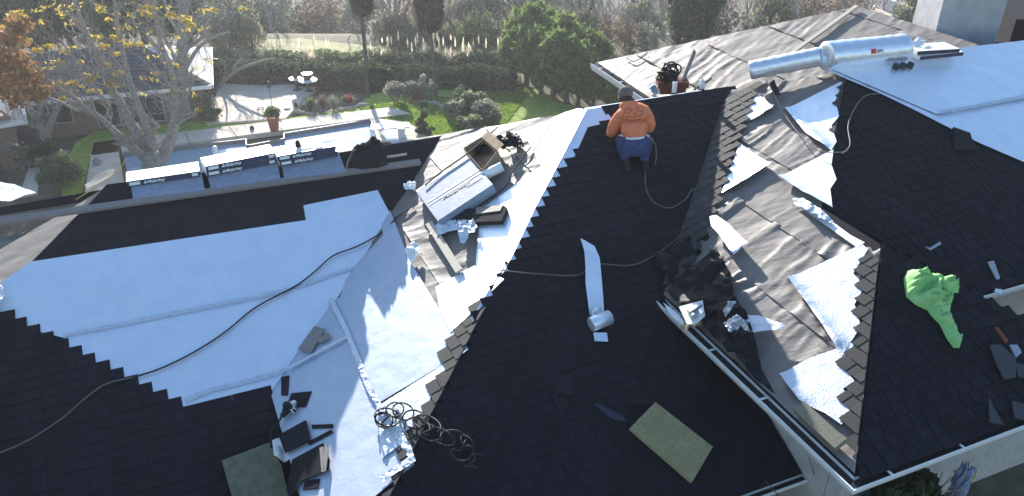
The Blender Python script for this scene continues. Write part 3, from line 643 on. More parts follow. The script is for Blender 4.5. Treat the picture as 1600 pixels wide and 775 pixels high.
# coil of black hose
coil = thing('coiled_hose', 'tangled coil of black hose spilling over the shingled hip at bottom centre', 'hose', PN.at(640, 650, 0))
def loops(P, seq, r_, m, h0):
    path = []
    for i, (x, y, rx, ry, a0, a1, rot) in enumerate(seq):
        n_ = max(5, int(abs(a1-a0)/28))
        for k in range(n_):
            a = math.radians(a0+(a1-a0)*k/n_); c_, s__ = math.cos(rot), math.sin(rot); u, v = rx*math.cos(a), ry*math.sin(a); path.append((x+c_*u-s__*v, y+s__*u+c_*v, h0+.02*((i*3+k) % 4)))
    return smoothpath([P.at(a, b, h) for a, b, h in path], 3)
MB().tube(loops(PN, [(605, 652, 20, 14, 90, 500, .2), (617, 640, 14, 11, 140, 560, -.2), (600, 656, 14, 12, 200, 700, .3), (630, 643, 17, 13, 100, 420, .4), (647, 655, 18, 14, 160, 500, .2)], .011, 'rubber', .07), .009, 6).build('hose_loops', M['rubber'], coil, True)
MB().tube(loops(PN, [(652, 668, 20, 16, 150, 420, .3), (668, 662, 22, 12, 120, 420, .4)], .011, 'rubber', .09), .008, 6).build('hose_loops', M['hose_dark'], coil, True)
MB().tube(loops(PC, [(672, 676, 18, 12, 200, 520, .4), (690, 682, 22, 11, 180, 500, .5), (708, 684, 20, 12, 150, 430, .1), (722, 700, 18, 20, 260, 560, .1), (728, 712, 14, 16, 200, 480, .2), (748, 720, 14, 11, 90, 330, .2)], .011, 'rubber', .09), .0075, 6).build('hose_loops', M['hose_dark'], coil, True)
# --- silver bundle, open carton and litter on the near hip face
def quadbox(name, P, pix, h, th, m, lab, cat, group=None):
    return on_slab(name, P, pix, h, th, M[m], lab, cat, group)
sb = thing('wrapped_bundle', 'large silver wrapped underlayment pack lying aslant on the felt', 'wrapped bundle', PN.at(710, 292, 0))
pk = [(651, 300), (735, 247), (770, 288), (684, 345)]
w = MB().prism([PN.at(*q, .19) for q in pk], -PN.n*.15).build('wrapper', M['wrap'], sb)
def lerp2(a, b, t): return (a[0]+(b[0]-a[0])*t, a[1]+(b[1]-a[1])*t)
cA, cB = PN.at(*pk[0], .192), PN.at(*pk[1], .192); cD = PN.at(*pk[3], .192); ex = (cB-cA); ey = (cD-cA)
for k, tt in enumerate((.42, .5)):
    MB().prism([cA+ey*tt+ex*.03, cA+ey*tt+ex*.97, cA+ey*(tt+.03)+ex*.97, cA+ey*(tt+.03)+ex*.03], PN.n*.003).build('wrapper_seam', M['wrap_white'], sb)
text('Malarkey', cA+ey*.60+ex*.25+PN.n*.004, ex, -ey, .12, M['print_dark'], sb, shear=.25, bold=.003)
for i in range(14): MB().prism([cA+ey*.62+ex*(.66+i*.02)+PN.n*.004, cA+ey*.62+ex*(.672+i*.02)+PN.n*.004, cA+ey*(.67)+ex*(.672+i*.02)+PN.n*.004, cA+ey*.67+ex*(.66+i*.02)+PN.n*.004], PN.n*.001).build('print_mark', M['print_blue'], sb)
edge = MB().prism([cA-ey*.0, cB, cB-ey*.06, cA-ey*.06], -PN.n*.1).build('taped_edge', M['wrap_white'], sb)
bx = thing('cardboard_box', 'open cardboard carton behind the silver wrapped pack', 'cardboard box', PN.at(760, 258, 0))
bo = [(733, 248), (760, 231), (785, 252), (762, 282)]; bp_ = [PN.at(*q, .02) for q in bo]
for i in range(4):
    a, b = bp_[i], bp_[(i+1) % 4]; inn = PN.n.cross((b-a).normalized())*.008; MB().prism([a, b, b+inn, a+inn], PN.n*.2).build('side_panel', M['cardboard'], bx)
MB().prism(bp_, PN.n*.01).build('bottom_panel', M['cardboard'], bx)
a, b = bp_[1]+PN.n*.2, bp_[2]+PN.n*.2; MB().prism([a, b, b+Vector((.1, .06, .06)), a+Vector((.1, .08, .06))], PN.n*.006).build('flap', M['cardboard'], bx)
rr = PN.at(768, 266, .14); ax = (PN.at(784, 258, .14)-PN.at(752, 274, .14)); r0 = PN.at(753, 276, .13)
o = MB().lathe(r0, [(.062, 0), (.07, .004), (.07, ax.length), (.03, ax.length+.002), (.028, ax.length-.02)], 18, ax).build('paper_roll', M['wrap_white'], None, True); tag(o, 'small white roll lying in the open cardboard carton', 'roll')
# dark stapled offcut roll
dr = thing('felt_roll', 'flattened dark roofing strip lying below the silver pack', 'felt roll', PN.at(740, 335, 0))
MB().prism([PN.at(*q, .1) for q in [(692, 331), (786, 320), (792, 324), (784, 345), (744, 347), (688, 350)]], -PN.n*.06).build('strip', M['felt_dark'], dr)
MB().prism([PN.at(*q, .103) for q in [(744, 325), (786, 321), (782, 330), (744, 335)]], PN.n*.01).build('bright_face', M['felt'], dr)
def crumple(name, P, pix, h, hgt, m, lab, cat, seed=0, step=.025, sc=9, parent=None):
    A_ = np.array([P.px(*q) for q in pix]); c0 = A_.mean(0); R_ = np.abs(A_-c0).max()
    def f(r, t):
        d = np.hypot(r-c0[0], t-c0[1])/R_; return hgt*np.clip(1-d*.85, 0, 1)**.6*(1.5*np.abs(2*fbm(r*sc, t*sc, seed)-.9)+.25)
    o = sheet(name, P, pix, h, M[m], parent, step, f)
    if lab: tag(o, lab, cat)
    return o
crumple('foil_scrap', PN, [(676, 372), (690, 353), (722, 350), (744, 352), (726, 366), (704, 370), (686, 378)], .07, .09, 'foil_crisp', 'crumpled foil scrap across the pale batten, left piece', 'foil scrap', 3)
crumple('foil_scrap', PN, [(724, 352), (746, 354), (752, 366), (742, 376), (730, 388), (724, 388)], .07, .12, 'foil_crisp', 'folded foil scrap right of the pale batten', 'foil scrap', 5)
crumple('crumpled_paper', PN, [(645, 415), (640, 402), (648, 388), (662, 392), (660, 402), (654, 416)], .07, .14, 'wrap_white', 'crumpled pale paper at the silver sheet corner below the pack', 'paper', 7)
crumple('crumpled_paper', PN, [(636, 302), (642, 288), (654, 292), (652, 304)], .04, .14, 'wrap_white', 'small white crumpled paper at the left corner of the silver pack', 'paper', 8)
crumple('black_sheeting', PN, [(738, 240), (756, 232), (790, 226), (806, 212), (818, 222), (822, 236), (800, 240), (770, 244), (748, 250)], .05, .2, 'black_plastic', 'crumpled black plastic sheeting above the open carton', 'plastic sheeting', 11)
cable('rubber_strap', PN, [(778, 198), (745, 228), (725, 244), (690, 268), (664, 290)], .011, 'rubber', 'black strap running along the upper edge of the silver pack', 'strap', .22, 4)
cable('rubber_strap', PN, [(858, 186), (832, 226), (800, 270), (792, 290), (748, 322)], .009, 'rubber', 'thin black line crossing the felt right of the open carton', 'strap', .06, 4)
# shingle offcuts and tools on the silver beside the white edge strip
OFF = [([(440, 590), (452, 587), (450, 618), (440, 618)], 'small dark shingle offcut standing highest on the silver', .03),
 ([(456, 615), (487, 612), (478, 636), (448, 636)], 'dark shingle square behind the nail gun', .03),
 ([(438, 680), (478, 658), (485, 688), (448, 706)], 'dark shingle square below the nail gun', .05),
 ([(487, 664), (521, 663), (520, 669), (488, 670)], 'thin dark shingle strip lying level on the silver', .02),
 ([(480, 692), (518, 672), (521, 676), (484, 696)], 'thin tilted shingle strip beside the level one', .03),
 ([(458, 720), (506, 694), (515, 720), (512, 735), (470, 752), (455, 775), (450, 765)], 'long stack of shingle offcuts at the bottom of the silver', .07),
 ([(478, 752), (500, 749), (497, 764), (474, 766)], 'small shingle offcut at the bottom of the silver sheet', .04)]
for i, (pl, lab, hh_) in enumerate(OFF):
    o = slab(PN, pl, .035, hh_*.35)
    for j in range(2 if hh_ > .04 else 0): o.prism([PN.at(q[0]+j*3-2, q[1]-j*2+2, .05+j*.014) for q in pl], PN.n*.008)
    ob = o.build('shingle_offcut', M['shingle'], None); tag(ob, lab, 'shingle offcut', 'shingle offcuts on the silver sheet')
    if hh_ > .04: ob['kind_note'] = 'stack'; del ob['kind_note']
sp = [[(508, 694), (514, 704), (510, 736), (506, 736)], [(500, 700), (506, 699), (508, 738), (503, 738)]]
for i, pl in enumerate(sp): tag(slab(PN, pl, .1, .012).build('wood_shim', M['wood_old']), ['outer pale shim leaning on the shingle offcut stack', 'inner pale shim leaning on the shingle offcut stack'][i], 'shim')
for i, (pl, lab) in enumerate([([(466, 546), (492, 510), (508, 515), (486, 552)], 'grey shingle chip lying diagonally on the big silver sheet'), ([(494, 532), (514, 520), (517, 528), (500, 536)], 'short broken grey chip touching the larger chip')]):
    tag(slab(PA if i < 0 else PN, pl, .06, .012).build('shingle_chip', M['wood_old']), lab, 'shingle chip')
tag(slab(PA, [(456, 569), (474, 564), (478, 578), (460, 582)], .04, .012).build('metal_flashing', M['white_metal']), 'small square metal flashing piece on the foil tape', 'flashing')
# nail gun
ng = thing('nail_gun', 'black nail gun lying among shingle offcuts on the silver', 'nail gun', PN.at(450, 640, .03))
c = PN.at(452, 636, .1); e1, e2 = basis(PN, .4); MB().lathe(c-e1*.1, [(.02, 0), (.045, .02), (.045, .12), (.03, .14), (.03, .18), (.012, .2), (.012, .24)], 12, e1).build('barrel', M['black_plastic'], ng, True)
MB().box(c-e2*.06-PN.n*.04, e1*.05, e2*.14, PN.n*.045).build('grip', M['rubber'], ng); MB().lathe(c+e2*.04-PN.n*.03, [(.055, 0), (.06, .01), (.06, .035), (.05, .045)], 14, PN.n).build('magazine', M['steel'], ng, True)
MB().box(c+e1*.08-PN.n*.03, e1*.03, e2*.05, PN.n*.05).build('nose', M['wrap_white'], ng)
MB().tube(smoothpath([c-e1*.1, PN.at(438, 655, .08), PA.at(424, 672, .35), PA.at(424, 700, .3)], 5), .013, 6).build('hose', M['rubber'], ng, True)
rag = crumple('white_rag', PA, [(427, 700), (438, 697), (452, 706), (463, 718), (458, 730), (444, 735), (430, 725)], .2, .12, 'cloth_white', 'crumpled white rag on the edge strip above the green foam pad', 'rag', 21)
pad = on_slab('foam_pad', PA, [(347, 722), (422, 694), (440, 730), (457, 800), (372, 810)], .16, .05, M['carpet'], 'dull green foam pad lying on dark shingles at the bottom edge', 'foam pad')
# --- waffle pad
P_ = PC; pm = thing('foam_pad', 'yellowish waffle foam kneeling pad lying on the dark slope', 'foam pad', PC.at(1049, 690, 0))
c0, c1, c2, c3 = [PC.at(*q, .10) for q in [(985, 668), (1024, 628), (1114, 698), (1082, 752)]]
MB().prism([c0, c1, c2, c3], -PC.n*.06).build('slab', M['foam'], pm)
mb = MB(); nx, ny = 18, 34
for i in range(nx):
    for j in range(ny):
        def bl(u, v): return c0*(1-u)*(1-v)+c1*u*(1-v)+c3*(1-u)*v+c2*u*v
        u0, v0 = (i+.16)/nx, (j+.16)/ny; u1, v1 = (i+.84)/nx, (j+.84)/ny; q = [bl(u0, v0), bl(u1, v0), bl(u1, v1), bl(u0, v1)]; m_ = bl((u0+u1)/2, (v0+v1)/2)+PC.n*.014
        mb.add(q+[q[k]*.4+m_*.6 for k in range(4)], [(0, 1, 5, 4), (1, 2, 6, 5), (2, 3, 7, 6), (3, 0, 4, 7), (4, 5, 6, 7)])
mb.build('waffle_bumps', M['foam'], pm)['kind'] = 'stuff'
# --- flashing roll
fr = thing('flashing_roll', 'partly unrolled strip of silver flashing on the dark slope', 'flashing roll', PC.at(935, 505, 0))
L_ = [(904, 380), (911, 410), (914, 450), (917, 495)]; R_ = [(908, 381), (930, 395), (938, 450), (940, 492)]
sheet('unrolled_strip', PC, smooth2 if False else [(904, 380), (910, 400), (912, 425), (912, 450), (915, 475), (918, 500), (941, 498), (939, 470), (937, 440), (934, 410), (926, 392), (912, 384)], .08, M['foil'], fr, .03, crinkle(.02, 4, 5))
c = PC.at(939, 503, .12); e1, e2 = PC.rd, PC.td; MB().lathe(c-e1*.13, [(.03, .0), (.085, .0), (.088, .01), (.088, .26), (.03, .262)], 22, e1+e2*.12).build('coil', M['foil'], fr, True)
crumple('crumpled_end', PC, [(918, 490), (932, 484), (938, 500), (930, 520), (922, 514)], .1, .12, 'foil_crisp', None, None, 9, parent=fr)
on_slab('loose_end', PC, [(927, 520), (948, 520), (950, 534), (929, 533)], .06, .006, M['foil'], parent=fr)
# --- faint scraps on the centre slope
for pl, m_, lab, cat in [([(866, 585), (894, 586), (897, 618), (868, 616)], 'felt_dark', 'single loose dark shingle lying on the centre slope', 'loose shingle'),
 ([(862, 618), (872, 618), (880, 642), (874, 645)], 'felt_dark', 'narrow dark offcut below the loose shingle on the centre slope', 'shingle offcut'),
 ([(926, 632), (936, 631), (972, 650), (980, 660), (956, 655)], 'blue_dark', 'dark blue torn scrap left of the waffle foam pad', 'scrap'),
 ([(974, 622), (1010, 624), (1010, 633), (975, 632)], 'felt_dark', 'thin dark strip lying above the waffle foam pad', 'shingle offcut')]:
    o = on_slab('roof_scrap' if cat == 'scrap' else 'shingle_offcut', PC, pl, .045, .01, M[m_], lab, cat)
# --- black plastic heap near the valley
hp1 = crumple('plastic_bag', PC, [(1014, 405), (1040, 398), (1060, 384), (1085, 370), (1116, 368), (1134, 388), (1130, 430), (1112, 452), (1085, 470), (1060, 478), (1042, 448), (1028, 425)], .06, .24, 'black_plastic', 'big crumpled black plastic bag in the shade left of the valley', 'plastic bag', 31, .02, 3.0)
hp2 = crumple('plastic_sheeting', PM, [(1044, 470), (1080, 428), (1122, 396), (1146, 440), (1152, 480), (1172, 506), (1184, 542), (1194, 588), (1214, 624), (1184, 604), (1140, 560), (1096, 514)], .07, .2, 'black_plastic', 'torn black plastic heap, its left part standing for shade on the felt', 'plastic sheeting', 33, .02, 3.6)  # real heap, enlarged leftward as painted shade over the felt
crumple('steel_scrap', PM, [(1140, 535), (1160, 522), (1172, 530), (1182, 548), (1165, 545), (1150, 550)], .3, .12, 'steel', 'twisted grey metal strip on the torn black plastic heap', 'metal scrap', 35, .02, 14)
crumple('steel_scrap', PM, [(1138, 512), (1150, 498), (1160, 500), (1152, 512), (1142, 522)], .28, .1, 'steel', 'small bent metal scrap at the top of the torn black heap', 'metal scrap', 36, .02, 14)
crumple('cloth_scrap', PM, [(1065, 525), (1078, 512), (1096, 508), (1102, 518), (1085, 524), (1076, 530)], .12, .08, 'cardboard', 'brown rag tucked under the white metal pieces on the gutter', 'rag', 37, .02, 10)
mp = thing('metal_flashing', 'angular white metal flashing piece beside the gutter end', 'flashing', PM.at(1080, 490, .05))
MB().prism([PM.at(*q, .22) for q in [(1061, 480), (1098, 470), (1102, 494), (1088, 506), (1074, 508)]], PM.n*.01).build('plate', M['white_metal'], mp)
MB().prism([PM.at(*q, .235) for q in [(1074, 488), (1096, 476), (1098, 480), (1080, 492)]], PM.n*.05).build('rib', M['steel'], mp)
MB().prism([PM.at(*q, .235) for q in [(1092, 486), (1100, 482), (1101, 490), (1096, 494)]], PM.n*.04).build('tab', M['white_metal'], mp)
MB().lathe(PM.at(1084, 495, .23), [(.04, 0), (.05, .03), (.02, .05)], 8, PM.n).build('bracket', M['steel'], mp)
tag(MB().prism([PM.at(*q, .12) for q in [(1037, 474), (1060, 492), (1076, 512), (1068, 511), (1048, 494)]], PM.n*.02).build('metal_strip', M['white_metal']), 'thin pointed white metal strip above the gutter end', 'metal strip')
tag(foil(PM, [(1112, 348), (1122, 346), (1140, 358), (1172, 392), (1150, 410), (1128, 378), (1114, 362)], None, .10, 'foil', .03, .01, 41, lift=curl(PM, (1140, 410), (1172, 392), .06)), 'loose silver foil piece with stepped edge left on the felt', 'foil scrap')
tag(foil(PM, [(1168, 505), (1190, 506), (1230, 520), (1226, 526), (1180, 532), (1172, 520)], None, .12, 'foil_crisp', .03, .02, 42), 'bright crumpled foil triangle beside the torn black heap', 'foil scrap')
tag(sheet('felt_flap', PM, [(1204, 140), (1212, 134), (1215, 142), (1222, 158), (1212, 158)], .08, M['felt_dark'], None, .04, crinkle(.05, 3, 3)), 'small dark torn felt flap near the pale cable', 'felt flap')
tag(crumple('foil_scrap', PM, [(1240, 318), (1256, 316), (1290, 340), (1306, 356), (1290, 352), (1262, 338)], .06, .07, 'foil_crisp', 'pleated foil ribbon below the second foil triangle', 'foil scrap', 44), 'pleated foil ribbon below the second foil triangle')
# --- tan board and hi-vis jacket on the front wing
o = MB().prism([PM.at(*q, .14) for q in [(1240, 640), (1256, 626), (1322, 686), (1304, 700)]], -PM.n*.06).build('shingle_bundle', M['tan_strip']); tag(o, 'flat tan shingle strip stack beside the gutter on the front wing', 'shingle stack')
hv = thing('safety_jacket', 'bright green hi-vis jacket dropped on the front wing shingles', 'jacket', PR.at(1450, 480, 0))
drape('jacket_body', PR, [(1408, 440), (1414, 428), (1430, 429), (1448, 436), (1462, 447), (1478, 457), (1483, 468), (1480, 482), (1474, 494), (1462, 498), (1446, 490), (1426, 480), (1412, 468)], .2, 'hiviz', 3, 7, hv)
drape('sleeve', PR, [(1440, 484), (1456, 478), (1476, 486), (1480, 500), (1488, 520), (1495, 538), (1493, 549), (1484, 549), (1474, 536), (1462, 512), (1448, 498)], .13, 'hiviz', 5, 8, hv, .07)
drape('hood', PR, [(1452, 450), (1466, 448), (1482, 460), (1481, 474), (1466, 472), (1456, 464)], .12, 'hiviz', 9, 9, hv, .2)
# --- litter at the right edge
for pl, m_, nm, lab, cat in [([(1545, 540), (1562, 540), (1585, 560), (1586, 590), (1568, 594), (1556, 570)], 'loose', 'loose_shingle', 'loose grey shingle piece near the blue handled tool', 'loose shingle'),
 ([(1584, 568), (1605, 572), (1610, 592), (1590, 590)], 'loose', 'loose_shingle', 'loose grey shingle cut by the right edge of the picture', 'loose shingle'),
 ([(1544, 622), (1552, 640), (1566, 664), (1545, 660)], 'loose', 'loose_shingle', 'curled grey shingle piece near the front gutter', 'loose shingle'),
 ([(1580, 628), (1606, 634), (1606, 658), (1584, 654)], 'loose', 'loose_shingle', 'loose grey shingle nearest the front gutter at the right edge', 'loose shingle'),
 ([(1576, 540), (1588, 540), (1595, 552), (1586, 560)], 'wrap', 'work_glove', 'small blue glove on the loose shingles at the right edge', 'glove'),
 ([(1553, 513), (1557, 512), (1574, 534), (1571, 538)], 'maroon', 'pry_bar', 'thin dark pry bar above the loose grey shingles', 'pry bar')]:
    on_slab(nm, PR, pl, .06, .02, M[m_], lab, cat)
for pl, lab in [([(1542, 410), (1552, 408), (1562, 436), (1556, 438)], 'bent silver flashing offcut above the white gutter corner'), ([(1444, 386), (1452, 388), (1468, 378), (1470, 382), (1453, 392)], 'thin torn foil sliver on the shaded upper slope')]:
    on_slab('foil_scrap', PQ, pl, .07, .012, M['steel'], lab, 'foil scrap')
p = qe[1]+V3*.22+U3*.1+Z3*.0; MB().prism([p, p+V3*.08-U3*.05, p+V3*.1, p+V3*.03+U3*.08], Z3*.01).build('arrow_mark', M['white_metal'], house)  # small metal piece added in place of a white arrow mark
ve = MB().prism([PQ.at(*q, .02) for q in [(1486, 203), (1512, 212), (1520, 238), (1488, 238)]], PQ.n*.06); tag(ve.build('roof_vent', M['felt_dark']), 'low dark box vent at the foil edge of the upper slope', 'roof vent')
# three small square weights on the foil
for x, w_ in ((1399, 'leftmost'), (1410, 'middle'), (1421, 'rightmost')):
    c = PQ.at(x, 106-(x-1399)*.1, .065); e1, e2 = basis(PQ, .7); o = MB().box(c, e1*.09, e2*.09, PQ.n*.05).box(c+PQ.n*.051, e1*.04, e2*.04, PQ.n*.02).build('flat_vent', M['loose']); tag(o, w_+' of the three small grey square vents on the foil', 'vent', 'three small square vents on the foil')
# --- foil rolls on the far ridge
def roll(a, b, z, r_, lab, name='foil_roll', wrap=False):
    p, q = a, b; d = q-p; L = d.length; o = thing(name, lab, 'foil roll', (p+q)/2-Z3*r_)
    n_ = 40; pr = [(r_*.25, .004), (r_*.27, -.002), (r_*.96, 0), (r_, .01)]+[(r_*(1+.016*math.sin(i*1.7)+.012*math.sin(i*4.1)), .01+(L-.02)*i/24) for i in range(1, 24)]+[(r_, L-.01), (r_*.96, L), (r_*.27, L+.002), (r_*.25, L-.004)]
    MB().lathe(p, pr, 28, d).build('roll_body', M['foil_wrap'], o, True)
    return o
r1 = roll(G(1172, 110, 5.66), G(1282, 88, 5.96), 0, .14, 'narrow silver foil roll lying left of the big wrapped roll')
pr_, qr_ = G(1290, 88, 6.01), G(1412, 75, 6.01); r2 = roll(pr_, qr_, 0, .21, 'big plastic wrapped silver roll with a small red label', 'foil_roll')
d = (qr_-pr_).normalized(); sd_ = Vector((d.y, -d.x, 0)); ang = .35; nn = (sd_*math.cos(ang)+Z3*math.sin(ang)).normalized(); upv = nn.cross(d)*-1
upv = d.cross(nn)*-1 if d.cross(nn).z < 0 else d.cross(nn)
c = pr_+d*.66+nn*.214; MB().prism([c-d*.04-upv*.035, c+d*.04-upv*.035, c+d*.04+upv*.035, c-d*.04+upv*.035], nn*.004).build('red_label', M['print_red'], r2)
text('BPS', c+d*.06-upv*.03+nn*.002, d, upv, .07, M['print_blue'], r2)
crumple('wrapping_film', PQ, [(1414, 82), (1425, 70), (1436, 76), (1434, 86), (1422, 88)], .14, .1, 'wrap_white', 'crumpled clear wrapping between the big roll and the flat cartons', 'wrapping film', 51, .03)
for i, (a, b, z, lab) in enumerate([((1438, 88), (1506, 81), 5.93, 'lower of two flat white cartons right of the big silver roll'), ((1434, 80), (1500, 76), 6.0, 'upper of two flat white cartons right of the big silver roll')]):
    p, q = G(*a, z), G(*b, z); d = (q-p).normalized(); n = Vector((d.y, -d.x, 0)); o = thing('flat_carton', lab, 'carton', (p+q)/2); L = (q-p).length
    MB().prism([p, q, q-n*.36, p-n*.36], -Z3*.06).build('carton_body', M['wrap_white'], o); MB().prism([p+n*.002-Z3*.004, q+n*.002-Z3*.004, q+n*.002-Z3*.056, p+n*.002-Z3*.056], n*.003).build('printed_band', M['print_dark'], o)
    text('XX', q-d*.22+n*.007-Z3*.05, d, Z3, .05, M['print_blue'], o)
# --- bag, coil and pipes behind the ridge near the worker
def behind(px_, py_, z): return G(px_, py_, z)
bk = thing('tool_bucket', 'maroon tool bag heaped with black cords behind the ridge', 'tool bag', behind(1052, 140, 4.9))
b0 = behind(1028, 138, 5.2); b1 = behind(1076, 138, 5.2); e = (b1-b0); n_ = Vector((e.y, -e.x, 0)).normalized()
MB().prism([b0, b1, b1-n_*.25, b0-n_*.25], Z3*.1).build('bag_body', M['maroon'], bk)
MB().prism([b0+e*.08-Z3*.1, b1-e*.08-Z3*.1, b1-e*.08-n_*.25-Z3*.1, b0+e*.08-n_*.25-Z3*.1], Z3*.1).build('bag_base', M['maroon'], bk)
mb = MB(); cc = (b0+b1)/2-e*.12-n_*.12+Z3*.12
for i in range(16):
    a = Vector((random.gauss(0, 1), random.gauss(0, 1), random.gauss(0, 1))).normalized(); b = a.orthogonal().normalized(); c_ = a.cross(b); R0 = random.uniform(.11, .19); o_ = cc+Vector((random.uniform(-.07, .07), random.uniform(-.05, .05), random.uniform(0, .12)))
    mb.tube([o_+(b*math.cos(t*.45)+c_*math.sin(t*.45)*.8)*R0 for t in range(15)], .014, 5)
mb.build('cord_coil', M['rubber'], bk, True)
for a, b, z, w_, m_, nm, lab, cat in [((1068, 132), (1088, 82), 5.25, .08, 'wood_old', 'wooden_board', 'dark weathered board standing up behind the maroon bag', 'board'), ((1084, 142), (1112, 124), 5.25, .03, 'rubber', 'metal_rod', 'thin dark rod leaning behind the ridge', 'rod')]:
    p = G(*a, z); q = atY(*b, p.y+.9); d = q-p; s_ = d.cross(Vector((0, 1, 0))).normalized()*w_; tag(MB().prism([p, q, q+s_, p+s_], Vector((0, .03, 0))).build(nm, M[m_]), lab, cat)
for x, y, hh_, lab in [(1053, 147, .22, 'short white vent pipe on the ridge in front of the maroon bag'), (1096, 141, .2, 'short white vent pipe at the left end of the shingle caps')]:
    p = G(x, y, ZC+.0); v_ = thing('vent_pipe', lab, 'vent pipe', p); MB().lathe(p-Z3*.03, [(.035, 0), (.035, hh_), (.028, hh_+.002), (.026, hh_-.05)], 12).build('pipe', M['white_metal'], v_, True)
    MB().lathe(p-Z3*.04, [(.08, 0), (.06, .03), (.036, .07)], 12).build('collar', M['felt_dark'], v_, True)
cable('cord', PB, [(978, 90), (992, 96), (1012, 82)], .01, 'rubber', 'short black cord on the far felt near its edge', 'cord', .05, 3)
crumple('paper_scrap', PB, [(1012, 140), (1022, 138), (1034, 150), (1024, 154)], .06, .1, 'wrap', 'small blue and white scrap on the far gutter beside the worker', 'scrap', 61, .03)
# black junk draped over the far end
tag(sheet('white_tarp', Plane('m', -6.2), [(0, 288), (30, 294), (62, 306), (20, 318), (-20, 322), (-20, 285)], 0, M['foil'], None, .08, crinkle(.08, 8, 3)), 'bright silver tarp beyond the roof at the left edge', 'tarp')
tag(crumple('rolled_paper', PL, [(-6, 436), (8, 444), (14, 462), (12, 474), (-6, 478)], .05, .1, 'cloth_white', 'white crumpled wrapper on the roof at the left edge', 'paper', 71), 'white crumpled wrapper on the roof at the left edge')

# ================================================================== THE ROOFER
def relax(v, f, n):
    nb_ = [set() for _ in v]
    for q in f:
        for i in range(len(q)): nb_[q[i]].add(q[i-1]); nb_[q[i-1]].add(q[i])
    for it in range(n):
        for sg_ in (.55, -.5):                # keeps the volume
            v = [p+(sum((v[j] for j in nb_[i]), Vector())/len(nb_[i])-p)*sg_ if nb_[i] else p for i, p in enumerate(v)]
    return v
def skin_mesh(nodes, edges, sub=2):
    keys = list(nodes); me = bpy.data.meshes.new('tmp'); me.from_pydata([tuple(nodes[k][0]) for k in keys], [(keys.index(a), keys.index(b)) for a, b in edges], [])
    ob = bpy.data.objects.new('tmp', me); COL.objects.link(ob); md = ob.modifiers.new('s', 'SKIN'); md.use_smooth_shade = True
    for i, k in enumerate(keys):
        sv = me.skin_vertices[0].data[i]; r_ = nodes[k][1]; sv.radius = r_ if hasattr(r_, '__len__') else (r_, r_); sv.use_root = (i == 0)
    m2 = ob.modifiers.new('u', 'SUBSURF'); m2.levels = sub; m2.render_levels = sub
    bpy.context.view_layer.update(); ev = bpy.data.meshes.new_from_object(ob.evaluated_get(bpy.context.evaluated_depsgraph_get())); bpy.data.objects.remove(ob)
    return [v.co.copy() for v in ev.vertices], [tuple(p.vertices) for p in ev.polygons]
Fd = Vector((-.12, .993, 0)); Rd = Vector((.993, .12, 0)); O_ = PC.at(988, 242, .03)
def B3(x, y, z): return O_+Rd*x*.88+Fd*y*.95+Z3*z*.97
def SU(x, y): v = Rd*x+Fd*y; return S*v.dot(-U3)
man = thing('person', 'roofer in orange hoodie and dark cap kneeling with his back to us', 'person', O_)
def N(x, y, z, r_): return (B3(x, y, z), r_)
legs = dict(pel=N(0, -.08, .17, (.19, .15)))
for sg, t in ((-1, 'l'), (1, 'r')):
    legs.update({'hip'+t: N(.12*sg, -.04, .16, .125), 'th'+t: N(.16*sg, .1, SU(.14*sg, .08)+.14, .1), 'kn'+t: N(.17*sg, .22, SU(.17*sg, .22)+.08, .075), 'sh'+t: N(.17*sg, -.02, SU(.16*sg, -.02)+.05, .07), 'an'+t: N(.15*sg, -.2, SU(.15*sg, -.2)+.06, .05)})
le = [('pel', 'hipl'), ('pel', 'hipr')]+[(a+t, b+t) for t in 'lr' for a, b in (('hip', 'th'), ('th', 'kn'), ('kn', 'sh'), ('sh', 'an'))]
v, f = skin_mesh(legs, le); v = relax(v, f, 8); mk('jeans', v, f, M['denim'], man, True)
for sg in (-1, 1):
    v, f = skin_mesh(dict(a=N(.15*sg, -.17, SU(.15*sg, -.17)+.06, .05), b=N(.15*sg, -.24, SU(.15*sg, -.24)+.07, .05), c=N(.145*sg, -.3, SU(.145*sg, -.3)+.03, (.045, .035)), d=N(.145*sg, -.33, SU(.145*sg, -.33)-.0, (.04, .03))), [('a', 'b'), ('b', 'c'), ('c', 'd')]); mk('boot', v, f, M['rubber'], man, True)
HL, HR = (-.36, .34, .34), (.30, .32, .42)
DZ = -.22
def NT(x, y, z, r_): return N(x, y, z+DZ, r_)
tor = dict(hem=NT(.01, -.05, .42, (.215, .17)), wa=NT(.01, -.03, .56, (.23, .18)), ch=NT(0, .06, .72, (.225, .18)), up=NT(-.01, .14, .84, (.19, .15)), nk=NT(-.06, .2, .92, (.11, .1)),
  sl=NT(-.17, .14, .81, .11), ul=NT(-.26, .16, .69, .095), el=NT(-.3, .2, .53, .088), fl=NT(-.3, .28, .44, .066), wl=NT(-.28, .34, .40, .05),
  sr=NT(.18, .14, .81, .11), ur=NT(.27, .15, .70, .098), er=NT(.32, .17, .56, .09), fr=NT(.28, .26, .49, .066), wr=NT(.25, .33, .46, .05))
tor.pop('wa'); te = [('hem', 'ch'), ('ch', 'up'), ('up', 'nk'), ('up', 'sl'), ('sl', 'ul'), ('ul', 'el'), ('el', 'fl'), ('fl', 'wl'), ('up', 'sr'), ('sr', 'ur'), ('ur', 'er'), ('er', 'fr'), ('fr', 'wr')]
v, f = skin_mesh(tor, te); v = relax(v, f, 14)
for q in v:                                # soft folds in the fleece
    k = float(fbm(q.x*9+q.z*4, q.z*13+q.y*5, 3))-.45; q += Vector((q.x-O_.x, -.6, 0)).normalized()*k*.05
hood_o = mk('hoodie', v, f, M['orange'], man, True)
